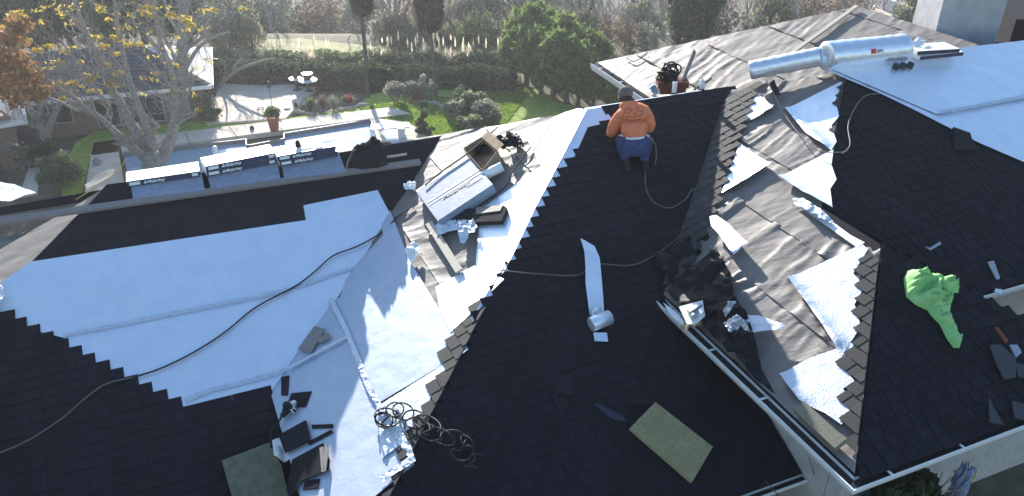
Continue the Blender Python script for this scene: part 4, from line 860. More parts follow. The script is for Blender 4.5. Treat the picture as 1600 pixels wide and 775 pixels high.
v, f = skin_mesh(dict(a=NT(-.2, .2, .91, .06), b=NT(-.14, .09, .92, .085), c=NT(-.02, .08, .93, .088), d=NT(.05, .18, .92, .065)), [('a', 'b'), ('b', 'c'), ('c', 'd')]); mk('hood', v, f, M['orange'], man, True)
# body under the clothes: trunk, neck, head, arms and hands in one mesh
bod = dict(p=NT(0, -.04, .42, .12), c=NT(0, .08, .72, .14), n=NT(-.07, .2, .9, .07), n2=NT(-.09, .23, .94, .06), h=NT(-.1, .26, .99, (.082, .09)), h2=NT(-.105, .28, 1.06, (.076, .088)),
  sl=NT(-.15, .14, .81, .07), el=NT(-.3, .2, .53, .05), wl=NT(-.275, .35, .39, .028), ml=NT(-.27, .39, .37, (.04, .02)),
  sr=NT(.16, .14, .81, .07), er=NT(.31, .17, .56, .05), wr=NT(.245, .34, .45, .028), mr=NT(.235, .38, .43, (.04, .02)))
v, f = skin_mesh(bod, [('p', 'c'), ('c', 'n'), ('n', 'n2'), ('n2', 'h'), ('h', 'h2'), ('c', 'sl'), ('sl', 'el'), ('el', 'wl'), ('wl', 'ml'), ('c', 'sr'), ('sr', 'er'), ('er', 'wr'), ('wr', 'mr')])
mb = MB().add(v, f)
for sg, (hx, hy, hz) in ((-1, (-.27, .40, .36+DZ)), (1, (.23, .39, .42+DZ))):
    for i in range(4): b = B3(hx+(i-1.5)*.02, hy, hz); mb.tube([b-Fd*.02, b+Fd*(.035-.004*abs(i-1.5)), b+Fd*.055-Z3*.02, b+Fd*.05-Z3*.045], [.009, .0085, .008, .006], 6)
    b = B3(hx-sg*.035, hy-.03, hz); mb.tube([b, b-Rd*sg*.025+Fd*.02, b-Rd*sg*.03+Fd*.045-Z3*.01], [.011, .01, .007], 6)
hc = B3(-.105, .27, 1.01+DZ)
mb.tube([hc+Fd*.075+Z3*.01, hc+Fd*.105-Z3*.02, hc+Fd*.085-Z3*.03], [.01, .016, .008], 6)      # nose
for sg in (-1, 1): mb.lathe(hc+Rd*sg*.078-Z3*.01, [(.012, 0), (.026, .004), (.024, .014), (.01, .016)], 10, Rd*sg-Fd*.3)
mb.build('body', M['skin'], man, True)
mb = MB().lathe(hc-Z3*.02-Fd*.012, [(.085, -.05), (.09, 0), (.09, .03), (.08, .055), (.03, .06)], 16, Z3+Fd*.1); mb.build('hair', M['hair'], man, True)
kp = mk('cap', *(lambda m_: (m_.v, m_.f))(MB().lathe(hc+Z3*.02-Fd*.006, [(.098, 0), (.1, .03), (.094, .07), (.07, .105), (.03, .122), (.008, .124)], 20, Z3+Fd*.15)), M['cap'], man, True)
MB().prism([hc+Z3*.03+Fd*.08-Rd*.07, hc+Z3*.03+Fd*.08+Rd*.07, hc+Z3*.01+Fd*.17+Rd*.05, hc+Z3*.01+Fd*.17-Rd*.05], Z3*.01).build('cap_brim', M['cap'], man)
MB().tube([hc-Fd*.102+Z3*.03-Rd*.035, hc-Fd*.108+Z3*.045, hc-Fd*.102+Z3*.03+Rd*.035], .008, 5).build('cap_strap', M['hair'], man)
for sg in (-1, 1): MB().lathe(hc+Fd*.078+Rd*sg*.03+Z3*.01, [(.012, 0), (.008, .006), (.002, .008)], 8, Fd).build('eye', M['cloth_white'], man)
MB().box(hc+Fd*.082-Z3*.055, Rd*.045, Fd*.012, Z3*.008).build('mouth', M['print_maroon'], man)
# the dark red emblem and script on the back of the hoodie
bpy.context.view_layer.update()
from mathutils.bvhtree import BVHTree
bv = BVHTree.FromPolygons([vv.co+ORG[man.name] for vv in hood_o.data.vertices], [tuple(p.vertices) for p in hood_o.data.polygons])
def ondrape(px_, py_):
    r_ = ray(px_, py_).normalized(); hit = bv.ray_cast(CAMP, r_); return hit[0]-r_*.006 if hit[0] else None
for st in [[(974, 181), (976, 174), (981, 170), (987, 172), (984, 176), (978, 178)], [(986, 168), (992, 166), (997, 170), (995, 176), (989, 178)], [(978, 184), (984, 181), (989, 184), (994, 180), (999, 182), (1003, 178)], [(998, 174), (1002, 173), (1004, 177), (1001, 180)], [(974, 188), (980, 187), (988, 188), (996, 186), (1002, 187)]]:
    pts = [q for q in (ondrape(*s_) for s_ in st) if q is not None]
    if len(pts) > 2: MB().tube(smoothpath(pts, 3), .0045, 4).build('chest_print', M['print_maroon'], man)
jo = [c_ for c_ in man.children if c_.name.startswith('jeans')][0]; nv = len(hood_o.data.vertices)
bv2 = BVHTree.FromPolygons([vv.co+ORG[man.name] for vv in hood_o.data.vertices]+[vv.co+ORG[man.name] for vv in jo.data.vertices], [tuple(p.vertices) for p in hood_o.data.polygons]+[tuple(i_+nv for i_ in p.vertices) for p in jo.data.polygons])
pts = []
for q in [(978, 216), (988, 216.5), (998, 216), (1006, 214.5), (1012, 212)]:
    r_ = ray(*q).normalized(); h_ = bv2.ray_cast(CAMP, r_)
    if h_[0]: pts.append(h_[0]-r_*.004)
if len(pts) > 2: MB().tube(smoothpath(pts, 3), .02, 6).build('shirt_hem', M['cloth_white'], man, True)
ng = thing('nail_gun', 'nail gun in the right hand of the kneeling roofer', 'nail gun', B3(.25, .4, .3+DZ))
MB().lathe(B3(.25, .36, .38+DZ), [(.03, 0), (.045, .02), (.045, .12), (.02, .15), (.02, .2)], 12, Fd*.5-Z3).build('barrel', M['black_plastic'], ng, True)
MB().box(B3(.24, .38, .39+DZ), Rd*.035, Fd*.12, Z3*.035).build('grip', M['rubber'], ng); MB().lathe(B3(.31, .38, .31+DZ), [(.05, 0), (.055, .01), (.055, .05), (.045, .06)], 14, Rd).build('magazine', M['steel'], ng, True)
MB().tube(smoothpath([B3(.3, .28, .38+DZ), B3(.38, .1, .12), B3(.36, -.1, .02), B3(.3, -.25, -.05)], 4), .009, 6).build('hose', M['cable_grey'], ng, True)

# ================================================================== THE GARDEN BELOW
def sstep(a, b, x): t = np.clip((x-a)/(b-a), 0, 1); return t*t*(3-2*t)
def terrain(x, y):
    x = np.asarray(x, float); y = np.asarray(y, float)
    z = GZ*sstep(10, 20, y)
    far = np.maximum(y-56.5, 0); z = z-.62*np.minimum(far, 24)-.25*np.clip(far-24, 0, 40)+.12*np.maximum(y-130, 0)
    return z+(fbm(x*.08, y*.08, 5)-.45)*3*sstep(60, 90, y)-.06
xs = np.concatenate([np.linspace(-400, -64, 15), np.arange(-60, 60.1, 1.5), np.linspace(64, 400, 15)]); ys = np.concatenate([np.linspace(-150, -8, 9), np.arange(-6, 140, 1.5), np.linspace(145, 700, 16)])
X_, Y_ = np.meshgrid(xs, ys); Zt = terrain(X_, Y_); V_ = np.stack([X_.ravel(), Y_.ravel(), Zt.ravel()], 1); nx = len(xs)
mk('ground', V_, [(j*nx+i, j*nx+i+1, (j+1)*nx+i+1, (j+1)*nx+i) for j in range(len(ys)-1) for i in range(nx-1)], M['soil'], None, True)['kind'] = 'structure'
def TZ(x, y): return float(terrain(x, y))
def flat(name, pix, h, m, th=None, kind='structure', sub=None):
    pts = [Gd(*q, h) for q in pix]; o = MB().prism(pts, -Z3*(th or .3)).build(name, M[m]); o['kind'] = kind; return o
flat('lawn', [(100, 262), (118, 222), (150, 205), (345, 186), (440, 186), (560, 168), (575, 148), (700, 128), (830, 136), (905, 170), (960, 230), (960, 250), (705, 250), (640, 196), (610, 174), (300, 212), (146, 228), (128, 300), (96, 300)], .15, 'lawn')
flat('meadow', [(250, 100), (380, 62), (470, 60), (580, 72), (700, 84), (820, 95), (820, 130), (300, 130)], .05, 'meadow')
# pool deck of big concrete slabs
deck = thing('pool_deck', None, None, Gd(400, 200)); deck['kind'] = 'structure'
def lerp3(a, b, t): return a+(b-a)*t
def slabs(p00, p10, p11, p01, nu, nv, h=.24):
    a, b, c, d = [Gd(*q, h) for q in (p00, p10, p11, p01)]
    for i in range(nu):
        for j in range(nv):
            g = .0012; u0, u1, v0, v1 = i/nu+g, (i+1)/nu-g, j/nv+g*3, (j+1)/nv-g*3
            def f(u, v): return lerp3(lerp3(a, b, u), lerp3(d, c, u), v)
            MB().prism([f(u0, v0), f(u1, v0), f(u1, v1), f(u0, v1)], -Z3*.25).build('paving_slab', M['concrete'], deck)
W_ = [(193, 237), (580, 184)]              # far edge of the water
slabs((146, 222), (612, 167), (642, 177), (140, 243), 7, 1)                # far coping strip
slabs((322, 193), (446, 185), (500, 128), (345, 126), 2, 4)
slabs((146, 222), (182, 218), (196, 300), (132, 300), 1, 3)
slabs((582, 184), (636, 190), (700, 232), (598, 246), 2, 2)
slabs((198, 292), (600, 222), (705, 226), (300, 330), 8, 1)
# basin walls and water
wz = .24; wc = [(192, 239), (384, 217), (384, 226), (392, 226), (444, 216), (444, 208), (579, 186), (596, 234), (205, 300)]
pw = [Gd(*q, .03) for q in wc]
wat = MB().prism(pw, -Z3*.12).build('pool_water', M['water']); wat['kind'] = 'structure'
def band(a, b):
    p, q = Gd(*a, wz-.02), Gd(*b, wz-.02); d = (q-p).normalized(); n = Vector((-d.y, d.x, 0)); MB().prism([p, q, q+n*.04, p+n*.04], -Z3*.5).build('pool_wall', M['pool_tile'], deck)
for a, b in zip(wc[:6]+[wc[6]], wc[1:6]+[wc[6], wc[7]]): band(a, b)
spa = MB().prism([Gd(*q, .25) for q in [(592, 206), (612, 224), (630, 222), (604, 204)]], -Z3*.02).build('spa_water', M['water']); spa['kind'] = 'structure'
bd = thing('diving_board', 'white diving board at the right end of the pool', 'diving board', Gd(610, 205, .24))
MB().prism([Gd(*q, .6) for q in [(580, 196), (640, 194), (640, 200), (580, 204)]], Z3*.07).build('plank', M['wrap_white'], bd); MB().box(Gd(628, 214, .2), Vector((.3, 0, 0)), Vector((0, .4, 0)), Z3*.5).build('stand', M['white_metal'], bd)
sk = MB().lathe(Gd(338, 246, .0), [(.12, 0), (.13, .05), (.13, .5), (.09, .55)], 12).build('pool_float', M['wrap_white'], None, True); tag(sk, 'small white upright cylinder standing in the pool', 'pool float')
tag(MB().tube(smoothpath([Gd(192, 262, .1), Gd(187, 232, 1.1), Gd(184, 218, 1.6)], 4), .06, 6).build('pool_ladder_post', M['iron']), 'dark leaning pole at the left end of the pool', 'pole')
# ---- leaves
def leafcloud(n, dims, ls, K=24, spread=.33, aspect=1.6, shell=.55, flatb=-1., seed=None, droop=0., up=0.):
    r_ = np.random.default_rng(seed if seed is not None else rng.integers(1e9))
    c = r_.normal(size=(K, 3)); c /= np.linalg.norm(c, axis=1)[:, None]; c *= (shell+(1-shell)*r_.random((K, 1)))*.78
    c = c[c[:, 2] > flatb] if flatb > -1 else c
    k = r_.integers(0, len(c), n); sz = r_.uniform(.6, 1.3, len(c))[k][:, None]
    off = r_.normal(size=(n, 3)); off /= np.maximum(np.linalg.norm(off, axis=1), 1e-6)[:, None]; off *= r_.random((n, 1))**.45*spread*sz
    p = (c[k]+off)*np.array(dims)
    a = r_.normal(size=(n, 3)); a[:, 2] = a[:, 2]*(1-up)+up*2-droop; a /= np.linalg.norm(a, axis=1)[:, None]; b = np.cross(a, r_.normal(size=(n, 3))); b /= np.maximum(np.linalg.norm(b, axis=1), 1e-6)[:, None]
    s = ls*r_.uniform(.6, 1.4, (n, 1)); a = a*s*aspect*.5; b = b*s*.5
    V = np.concatenate([p-a, p+b, p+a, p-b], 1).reshape(-1, 3)
    F = np.arange(n*4).reshape(-1, 4).tolist(); return V, F
def rawmesh(name, V, F, m):
    me = bpy.data.meshes.new(name); me.from_pydata(V.tolist() if hasattr(V, 'tolist') else [tuple(v) for v in V], [], F); me.materials.append(M[m]); return me
def link(name, me, parent, loc=None, rz=0, sc=1):
    o = bpy.data.objects.new(name, me); COL.objects.link(o); o.parent = parent
    if loc is not None: o.location = loc
    if rz: o.rotation_euler.z = rz
    return o
def branches(mb, p, d, L, r_, depth, spread=.6, up=.1, seg=2, tips=None, n=5, shrink=.72):
    pts = [p]; dd = d.normalized()
    for i in range(seg): dd = (dd+Vector((random.gauss(0, .12), random.gauss(0, .12), random.gauss(0, .08)+up*.3))).normalized(); pts.append(pts[-1]+dd*L/seg)
    mb.tube(pts, [r_*(1-.35*i/seg) for i in range(seg+1)], max(3, n), False)
    if depth == 0:
        if tips is not None: tips.append(pts[-1])
        return
    for k in range(random.choice((2, 3)) if depth > 1 else 2):
        nd = (dd+Vector((random.gauss(0, spread), random.gauss(0, spread), random.gauss(0, spread*.6)+up))).normalized()
        branches(mb, pts[-1 if k < 2 else -2], nd, L*shrink*random.uniform(.8, 1.15), r_*.62, depth-1, spread, up, seg, tips, n-1, shrink)
def trunk_mesh(h, r_, lean=.05, m='bark_dark', depth=2, seed=1):
    st = random.getstate(); random.seed(seed); mb = MB(); top = Vector((lean*h, 0, h*.45)); mb.tube([Vector((0, 0, -.3)), Vector((lean*h*.4, .02*h, h*.22)), top], [r_*1.25, r_, r_*.8], 7)
    for k in range(4): branches(mb, top, Vector((math.cos(k*1.6), math.sin(k*1.6), 1.1)), h*.2, r_*.55, depth, .5, .15, 2)
    random.setstate(st); return rawmesh('trunk', [tuple(v) for v in mb.v], mb.f, m)
# ---- wooded slope beyond the meadow
PROTO = []
for i, (lm, n, dims, ls, hgt, K, lab) in enumerate([
  ('leaf_grey', 2600, (2.6, 2.6, 3.2), .2, 8, 40, 'greyish green tree on the wooded slope beyond the meadow'), ('leaf_olive', 2600, (3.0, 3.0, 2.8), .21, 7.5, 38, 'olive green tree on the wooded slope beyond the meadow'),
  ('leaf_dark', 3000, (2.6, 2.6, 3.4), .2, 8.5, 34, 'dark evergreen tree on the wooded slope beyond the meadow'), ('leaf_brown', 1700, (2.8, 2.8, 3.0), .16, 8, 44, 'brownish half bare tree on the wooded slope beyond the meadow'),
  ('leaf_mid', 2600, (2.9, 2.9, 3.0), .2, 8, 38, 'mid green tree on the wooded slope beyond the meadow')]):
    V, F = leafcloud(n, dims, ls, K, .3, 1.5, .45, seed=100+i); V[:, 2] += hgt*.58; PROTO.append((trunk_mesh(hgt, .2, .05, 'bark' if i in (0, 3) else 'bark_dark', 3, i), rawmesh('crown', V, F, lm), lab))
st = random.getstate(); random.seed(5); bareP = []
for i in range(3):
    mb = MB(); branches(mb, Vector((0, 0, -.3)), Vector((.1*i-.1, .05, 1)), 3.0, .2, 5, .42, .22, 2, None, 5, .76); bareP.append(rawmesh('branches', [tuple(v) for v in mb.v], mb.f, 'bark'))
def wood(x, y, kind, sc, z=None, lab=None, grp='trees on the wooded slope', cat='tree', nm='tree', low=-.9):
    z = TZ(x, y)-.1 if z is None else z
    if kind >= 10: lb = lab or 'bare grey branched tree on the wooded slope beyond the meadow'
    else: lb = lab or PROTO[kind][2]
    t = thing(nm, lb, cat, (x, y, z), grp); t.scale = (sc, sc, sc*random.uniform(.9, 1.15)); t.rotation_euler.z = random.uniform(0, 6.28)
    if kind >= 10: link('trunk', bareP[kind-10], t)
    else: link('trunk', PROTO[kind][0], t); link('crown', PROTO[kind][1], t, (0, 0, low))
    return t
for row, Y in enumerate(np.arange(59.5, 90, 4.3)):
    Xm = .66*Y+4; x = -Xm+random.uniform(0, 3)
    while x < Xm:
        px_ = 800+1297*x/(Y*.94); u = random.random()
        if px_ < 330: k = random.choice((0, 2, 4, 4, 10))
        elif px_ < 560: k = random.choice((0, 2, 0, 4, 11, 3))
        elif px_ < 700: k = random.choice((3, 3, 0, 1, 10, 12))
        elif px_ < 800: k = random.choice((2, 2, 0, 1))
        elif px_ < 1130: k = random.choice((1, 10, 11, 3, 1, 12, 0))
        else: k = random.choice((10, 11, 12, 1, 3))
        y = Y+random.uniform(-1.6, 1.6); hm = 9. if k >= 10 else 9.5
        wood(x, y, k, min(random.uniform(.85, 1.4), max(.35, (GZ+4.2-TZ(x, y))/hm))); twig_ = 0; x += random.uniform(2.9, 4.6)
for px_ in list(range(596, 1010, 17))+list(range(340, 392, 16)):
    p = Gd(px_+random.uniform(-6, 6), random.choice((74, 80, 87))); wood(p.x, p.y, random.choice((0, 1, 1, 4, 3)), random.uniform(.36, .56), GZ, 'low bushy tree in the brush between hedge and wooded slope', 'low bushy trees behind the hedge', low=-2.4)
random.setstate(st)
# undergrowth covering the slope: nobody could count it
V, F = leafcloud(34000, (62, 30, 1.0), .34, 1800, .035, 1.4, .0, seed=9); V[:, 1] += 78; kq = V.reshape(-1, 4, 3).mean(1); kk = (kq[:, 1] > 57.5) | ((kq[:, 1] > 46) & (kq[:, 0] > -5)); V = V.reshape(-1, 4, 3)[kk].reshape(-1, 3); F = F[:len(V)//4]; V[:, 2] = V[:, 2]*.9+terrain(V[:, 0], V[:, 1])+.5
o = mk('undergrowth', V, F, M['leaf_olive']); tag(o, 'low olive brush covering the slope between the trees', 'brush', None, 'stuff')
# ---- dense dark trees behind the guest house
for i, (px_, py_, k, sc, lab) in enumerate([(60, 118, 4, 1.05, 'green tree behind the left end of the guest house'), (120, 108, 2, 1.0, 'dark evergreen behind the guest house left of the thick trunk'), (185, 104, 4, 1.0, 'green tree rising behind the dark guest house roof'), (232, 98, 2, 1.1, 'dark evergreen just behind the guest house roof ridge'), (300, 92, 2, .75, 'dark evergreen behind the right end of the guest house'), (352, 86, 0, .5, 'grey green tree between the guest house and the meadow'), (395, 84, 1, .38, 'small olive tree at the left end of the meadow'), (10, 125, 2, 1.2, 'dark tree at the far left behind the rust coloured tree')]):
    p = Gd(px_, py_); wood(p.x, p.y, k, sc, GZ, lab, None)
# ---- hedge
def hedge(name, a, b, w, h, n, m, lab, seed=3, ls=.16):
    p, q = Gd(*a), Gd(*b); d = (q-p); L = d.length; d.normalize(); nn = Vector((-d.y, d.x, 0)); t = thing(name, lab, 'hedge', (p+q)/2)
    r_ = np.random.default_rng(seed); u = r_.random(n)*L; s = r_.random(n); th = r_.uniform(-.15, math.pi+.15, n); bump = 1+.22*np.array(fbm(u*.9, u*0, seed))+.1*np.sin(u*2.1)
    rad = (.72+.3*s**.5); off = np.cos(th)*w/2*rad*bump; z = np.sin(th)**.5*h*rad*bump*.95 if False else np.clip(np.abs(np.sin(th)), 0, 1)**.45*h*rad*bump*.9*np.where(r_.random(n) < .35, r_.random(n), 1)
    P_ = np.array(tuple(p))+u[:, None]*np.array(tuple(d))+off[:, None]*np.array(tuple(nn)); P_[:, 2] = GZ+z
    a_ = r_.normal(size=(n, 3)); a_ /= np.linalg.norm(a_, axis=1)[:, None]; b_ = np.cross(a_, r_.normal(size=(n, 3))); b_ /= np.linalg.norm(b_, axis=1)[:, None]; sz = ls*r_.uniform(.6, 1.4, (n, 1)); a_ *= sz*.7; b_ *= sz*.5
    V = np.concatenate([P_-a_, P_+b_, P_+a_, P_-b_], 1).reshape(-1, 3); mk('foliage', V, np.arange(n*4).reshape(-1, 4).tolist(), M[m], t)
    mb = MB(); k = int(L/.9)
    for i in range(k): mb.tube([p+d*(i+.5)*.9+Z3*0, p+d*((i+.5)*.9+random.uniform(-.2, .2))+Z3*h*.7], [.04, .02], 4)
    mb.build('stems', M['bark_dark'], t)['kind'] = 'stuff'; return t
hedge('hedge', (318, 127), (470, 129), 2.0, 1.15, 9000, 'leaf_dark', 'clipped dark hedge behind the round patio tables', 3)
hedge('hedge', (470, 131), (806, 137), 2.0, 1.15, 19000, 'leaf_dark', 'long clipped hedge behind the lawn and slim trees', 4)
hedge('hedge', (330, 112), (800, 114), 1.6, 1.25, 9000, 'leaf_mid', 'hedge strip coloured lighter as the sunlit top behind the long hedge', 6)  # sunlight on the hedge top given as a lighter leaf colour
# ---- pampas and plume grasses on the hedge
def tuft(px_, py_, n, h, m, lab, cat='ornamental grass', nm='ornamental_grass', w=.03, spread=.5, z=0, grp=None, plume=0):
    p = Gd(px_, py_, z); t = thing(nm, lab, cat, p, grp); mb = MB(); m2 = MB()
    for i in range(n):
        a = random.uniform(0, 6.28); k = random.random()**.6*spread*h; tip = Vector((math.cos(a)*k, math.sin(a)*k, h*random.uniform(.65, 1.05))); mid = tip*.55+Z3*h*.15; s = Vector((-math.sin(a), math.cos(a), 0))*w
        mb.add([-s, s, mid+s*.8, mid-s*.8, tip-Z3*k*.3], [(0, 1, 2, 3), (3, 2, 4)])
        if i < plume: tp = tip*1.1; m2.add([tp-Z3*.12-s*1.5, tp-Z3*.12+s*1.5, tp+s*2.4+Z3*.06, tp+Z3*.22+s, tp-s*2.2+Z3*.06], [(0, 1, 2, 3, 4)]); m2.add([tp-Z3*.2-s.cross(Z3)*1.5, tp-Z3*.2+s.cross(Z3)*1.5, tp+s.cross(Z3)*2.2+Z3*.1, tp+Z3*.42, tp-s.cross(Z3)*2.2+Z3*.1], [(0, 1, 2, 3, 4)])
    link('blades', rawmesh('blades', [tuple(v) for v in mb.v], mb.f, m), t)
    if plume: link('plumes', rawmesh('plumes', [tuple(v) for v in m2.v], m2.f, 'plume'), t)
    return t
for px_, py_, pl, lab in [(490, 118, 26, 'wide pale pampas clump on the hedge behind the patio tables'), (600, 112, 22, 'tall white plumed grass on the hedge between the slim trees'), (665, 112, 14, 'feathery plume grass just left of the right slim tree'), (705, 116, 16, 'pale tufted grass on the hedge right of the right slim tree'), (735, 114, 10, 'low buff grass on top of the long hedge'), (786, 112, 18, 'white plumed grass at the right end of the hedge'), (680, 112, 10, 'thin plume grass behind the right slim trunk')]:
    tuft(px_, py_, 150, 1.75, 'plume', lab, w=.022, spread=.6, plume=max(3, pl//2))
# ---- the two slim trees with hanging crowns
def slim(px_top, px_base, py_bot, R_, lab, seed):
    base = Gd(px_base, 155); Y = base.y; c = atY(px_top, py_bot, Y); t = thing('slim_tree', lab, 'tree', base); top = c+Z3*.6
    MB().tube([base-Z3*.2, lerp3(base, top, .5)+Vector((.04, 0, 0)), top], [.13, .11, .1], 8).build('trunk', M['bark_dark'], t, True)
    V, F = leafcloud(7000, (R_, R_, 3.2), .17, 60, .22, 1.9, .6, seed=seed, droop=.6); V[:, 2] = np.maximum(V[:, 2], -2.2+.3*(V[:, 0]**2+V[:, 1]**2)/R_/R_); V += np.array(tuple(c+Z3*2.1)); mk('crown', V, F, M['crown_dark'], t)
slim(565, 575, 23, .78, 'left of two slim dark-crowned trees by the pool', 11); slim(671, 682, 48, .82, 'right of two slim dark-crowned trees on the lawn', 12)
# ---- feathery conifers and the cypress
V, F = leafcloud(6500, (1.5, 1.5, 1.75), .15, 90, .22, 3.6, .5, seed=21, up=.6); V[:, 2] += 2.5; cm_ = rawmesh('crown', V, F, 'conifer'); tm_ = trunk_mesh(2.6, .12, .02, 'bark_dark', 2, 9)
for i, (px_, py_, sc, lab) in enumerate([(822, 138, 1.0, 'feathery conifer at the left end of the conifer row'), (846, 150, 1.02, 'second feathery conifer from the left in the row'), (866, 160, 1.05, 'third feathery conifer from the left in the row'), (884, 166, 1.05, 'fourth feathery conifer from the left in the row'), (902, 170, 1.0, 'fifth feathery conifer beside the far gutter corner'), (926, 174, .95, 'sixth feathery conifer half hidden by the far gutter'), (835, 128, 1.0, 'back conifer behind the left end of the row'), (872, 140, 1.02, 'back conifer behind the middle of the row'), (910, 150, 1.0, 'back conifer rising beside the far roof corner'), (960, 182, .9, 'last conifer of the row hidden low behind the far roof')]):
    p = Gd(px_, py_); t = thing('conifer', lab, 'conifer', p, 'feathery conifers beside the lawn'); sc *= (1.04, .98, .98, .92, .86, .8, 1.15, 1.08, .95, .8)[i]; t.scale = (sc*1.12, sc*1.12, sc*.95); t.rotation_euler.z = i*1.3; link('trunk', tm_, t); link('crown', cm_, t)
p = Gd(1078, 92); t = thing('cypress', 'huge dark columnar cypress behind the far grey roof', 'cypress', p)
V, F = leafcloud(16000, (2.0, 2.0, 7), .2, 260, .14, 1.8, .75, seed=31, up=.5); V += np.array(tuple(p+Z3*5.5)); mk('crown', V, F, M['leaf_dark'], t); MB().tube([p, p+Z3*9], [.35, .15], 8).build('trunk', M['bark_dark'], t)
# ---- shrubs
def shrub(px_, py_, r_, h, n, m, lab, ls=.09, cat='shrub', nm='shrub', K=16):
    p = Gd(px_, py_, .13); t = thing(nm, lab, cat, p); V, F = leafcloud(n, (r_, r_, h*.55), ls, K, .38, 1.6, .45); V[:, 2] += h*.5; link('foliage', rawmesh('foliage', V, F, m), t)
    mb = MB(); st = random.getstate()
    for k in range(4): branches(mb, Vector((0, 0, -.05)), Vector((math.cos(k*1.7)*.6, math.sin(k*1.7)*.6, 1)), h*.35, .025, 2, .5, .1, 1, None, 4)
    link('stems', rawmesh('stems', [tuple(v) for v in mb.v], mb.f, 'bark_dark'), t); return t
for a in [(620, 160, .75, 1.1, 1500, 'leaf_grey', 'round grey green shrub left of the right slim tree'), (642, 150, .6, .9, 900, 'leaf_grey', 'smaller grey shrub behind the round grey one'), (668, 152, .7, 1.5, 1200, 'leaf_grey', 'taller pale shrub under the right slim tree'), (653, 158, .35, .5, 400, 'leaf_red', 'small red leaved shrub between the grey shrubs'),
  (720, 168, .7, 1.1, 1200, 'leaf_mid', 'leafy shrub at the top of the rock bed'), (745, 175, .8, 1.2, 1500, 'leaf_olive', 'leggy olive shrub in the middle of the rock bed'), (762, 190, .75, 1.1, 1500, 'leaf_grey', 'dense grey shrub at the lower right of the rock bed'), (712, 182, .5, .9, 1000, 'leaf_grey', 'pale grey bush at the left of the rock bed'), (732, 202, .65, .8, 1500, 'leaf_olive', 'low yellow green mound shrub at the bottom of the rock bed'), (770, 198, .5, .9, 900, 'leaf_mid', 'small mid green shrub at the lowest corner of the rock bed'), (700, 176, .35, .6, 500, 'leaf_grey', 'small grey plant on the rocks left of the rock bed'),
  (542, 160, .3, .4, 300, 'leaf_mid', 'low green plant right of the red spiky grass'), (96, 292, 1.0, 1.5, 2200, 'leaf_mid', 'round green bush at the lower left beside the tarp'), (78, 262, .8, 1.6, 1600, 'leaf_dark', 'dark bush behind the round green bush'), (110, 276, .35, .6, 400, 'leaf_red', 'small red bush above the round green bush'), (60, 225, .8, 1.4, 1200, 'leaf_grey', 'pale leafed shrub under the pale forked tree'), (40, 262, .7, 1.2, 900, 'leaf_grey', 'pale leafed shrub at the foot of the forked tree'),
  (318, 180, .9, 1.3, 1500, 'leaf_grey', 'grey shrub at the right corner of the guest house'), (332, 190, .6, .8, 900, 'leaf_mid', 'low shrub right of the guest house corner'), (310, 160, .7, 1.3, 1200, 'leaf_brown', 'brownish shrub against the guest house wall')]: shrub(*a)
for a in [(486, 176, 160, .95, 'leaf_mid', 'dark upright strappy grass left in the patio bed'), (505, 172, 150, .9, 'leaf_brown', 'bronze strappy grass in the middle of the patio bed'), (522, 174, 160, .95, 'leaf_grey', 'grey spiky grass right in the patio bed'), (548, 166, 90, .75, 'leaf_red', 'reddish spiky grass between the patio bed and left trunk'), (463, 172, 60, .5, 'leaf_dark', 'small dark tuft left of the patio bed')]: tuft(a[0], a[1], a[2], a[3], a[4], a[5], spread=.55, w=.025)
# topiary by the pool corner
p = Gd(663, 216); t = thing('small_tree', 'small tiered dark shrub tree standing at the pool deck corner', 'shrub', p); MB().tube([p, p+Z3*1.6], [.03, .02], 5).build('trunk', M['bark_dark'], t)
for i, (dx, z, r_) in enumerate([(0, 1.7, .22), (.05, 1.25, .26), (-.1, .85, .3), (.12, .5, .36), (-.2, .35, .25)]): V, F = leafcloud(350, (r_, r_, r_*.8), .09, 8, .5); mk('foliage', V+np.array(tuple(p+Vector((dx, 0, z)))), F, M['leaf_dark'], t)
# planter
p = Gd(429, 204, .24); t = thing('flower_pot', 'tall terracotta planter with green foliage at the pool edge', 'planter', p); MB().lathe(p, [(.2, 0), (.28, .62), (.31, .63), (.31, .72), (.27, .72), (.25, .66)], 20).build('pot', M['terracotta'], t, True)
V, F = leafcloud(700, (.38, .38, .3), .1, 12, .45); mk('foliage', V+np.array(tuple(p+Z3*.9)), F, M['leaf_mid'], t)
# fire bowl, round table, lantern and iron stands
for px_, py_, rr_, lab in [(464, 140, .34, 'smaller white-rimmed round table at the left'), (483, 142, .52, 'larger white-rimmed round table with dark bowl')]:
    p = Gd(px_, py_, .24); t = thing('round_table', lab, 'table', p); MB().lathe(p+Z3*.6, [(rr_, 0), (rr_, .05), (rr_*.5, .05)], 24).build('table_top', M['wrap_white'], t); MB().lathe(p, [(.25, 0), (.06, .05), (.06, .6)], 10).build('pedestal', M['iron'], t); MB().lathe(p+Z3*.65, [(rr_*.3, 0), (rr_*.5, .12), (rr_*.48, .12), (rr_*.25, .03)], 16).build('bowl', M['rubber'], t)
    if rr_ > .4: MB().lathe(p+Z3*.95, [(.3, 0), (.3, .04), (.05, .05)], 20).build('lid', M['wrap_white'], t); MB().lathe(p+Z3*.7, [(.03, 0), (.03, .26)], 6).build('stem', M['iron'], t)
p = Gd(426, 172, .24); t = thing('garden_lantern', 'thin iron lantern pole on the patio behind the planter', 'lantern', p); MB().tube([p, p+Z3*1.2], .018, 5).build('pole', M['iron'], t); MB().lathe(p+Z3*1.2, [(.02, 0), (.09, .03), (.08, .25), (.02, .34)], 8).build('lamp_head', M['iron'], t)
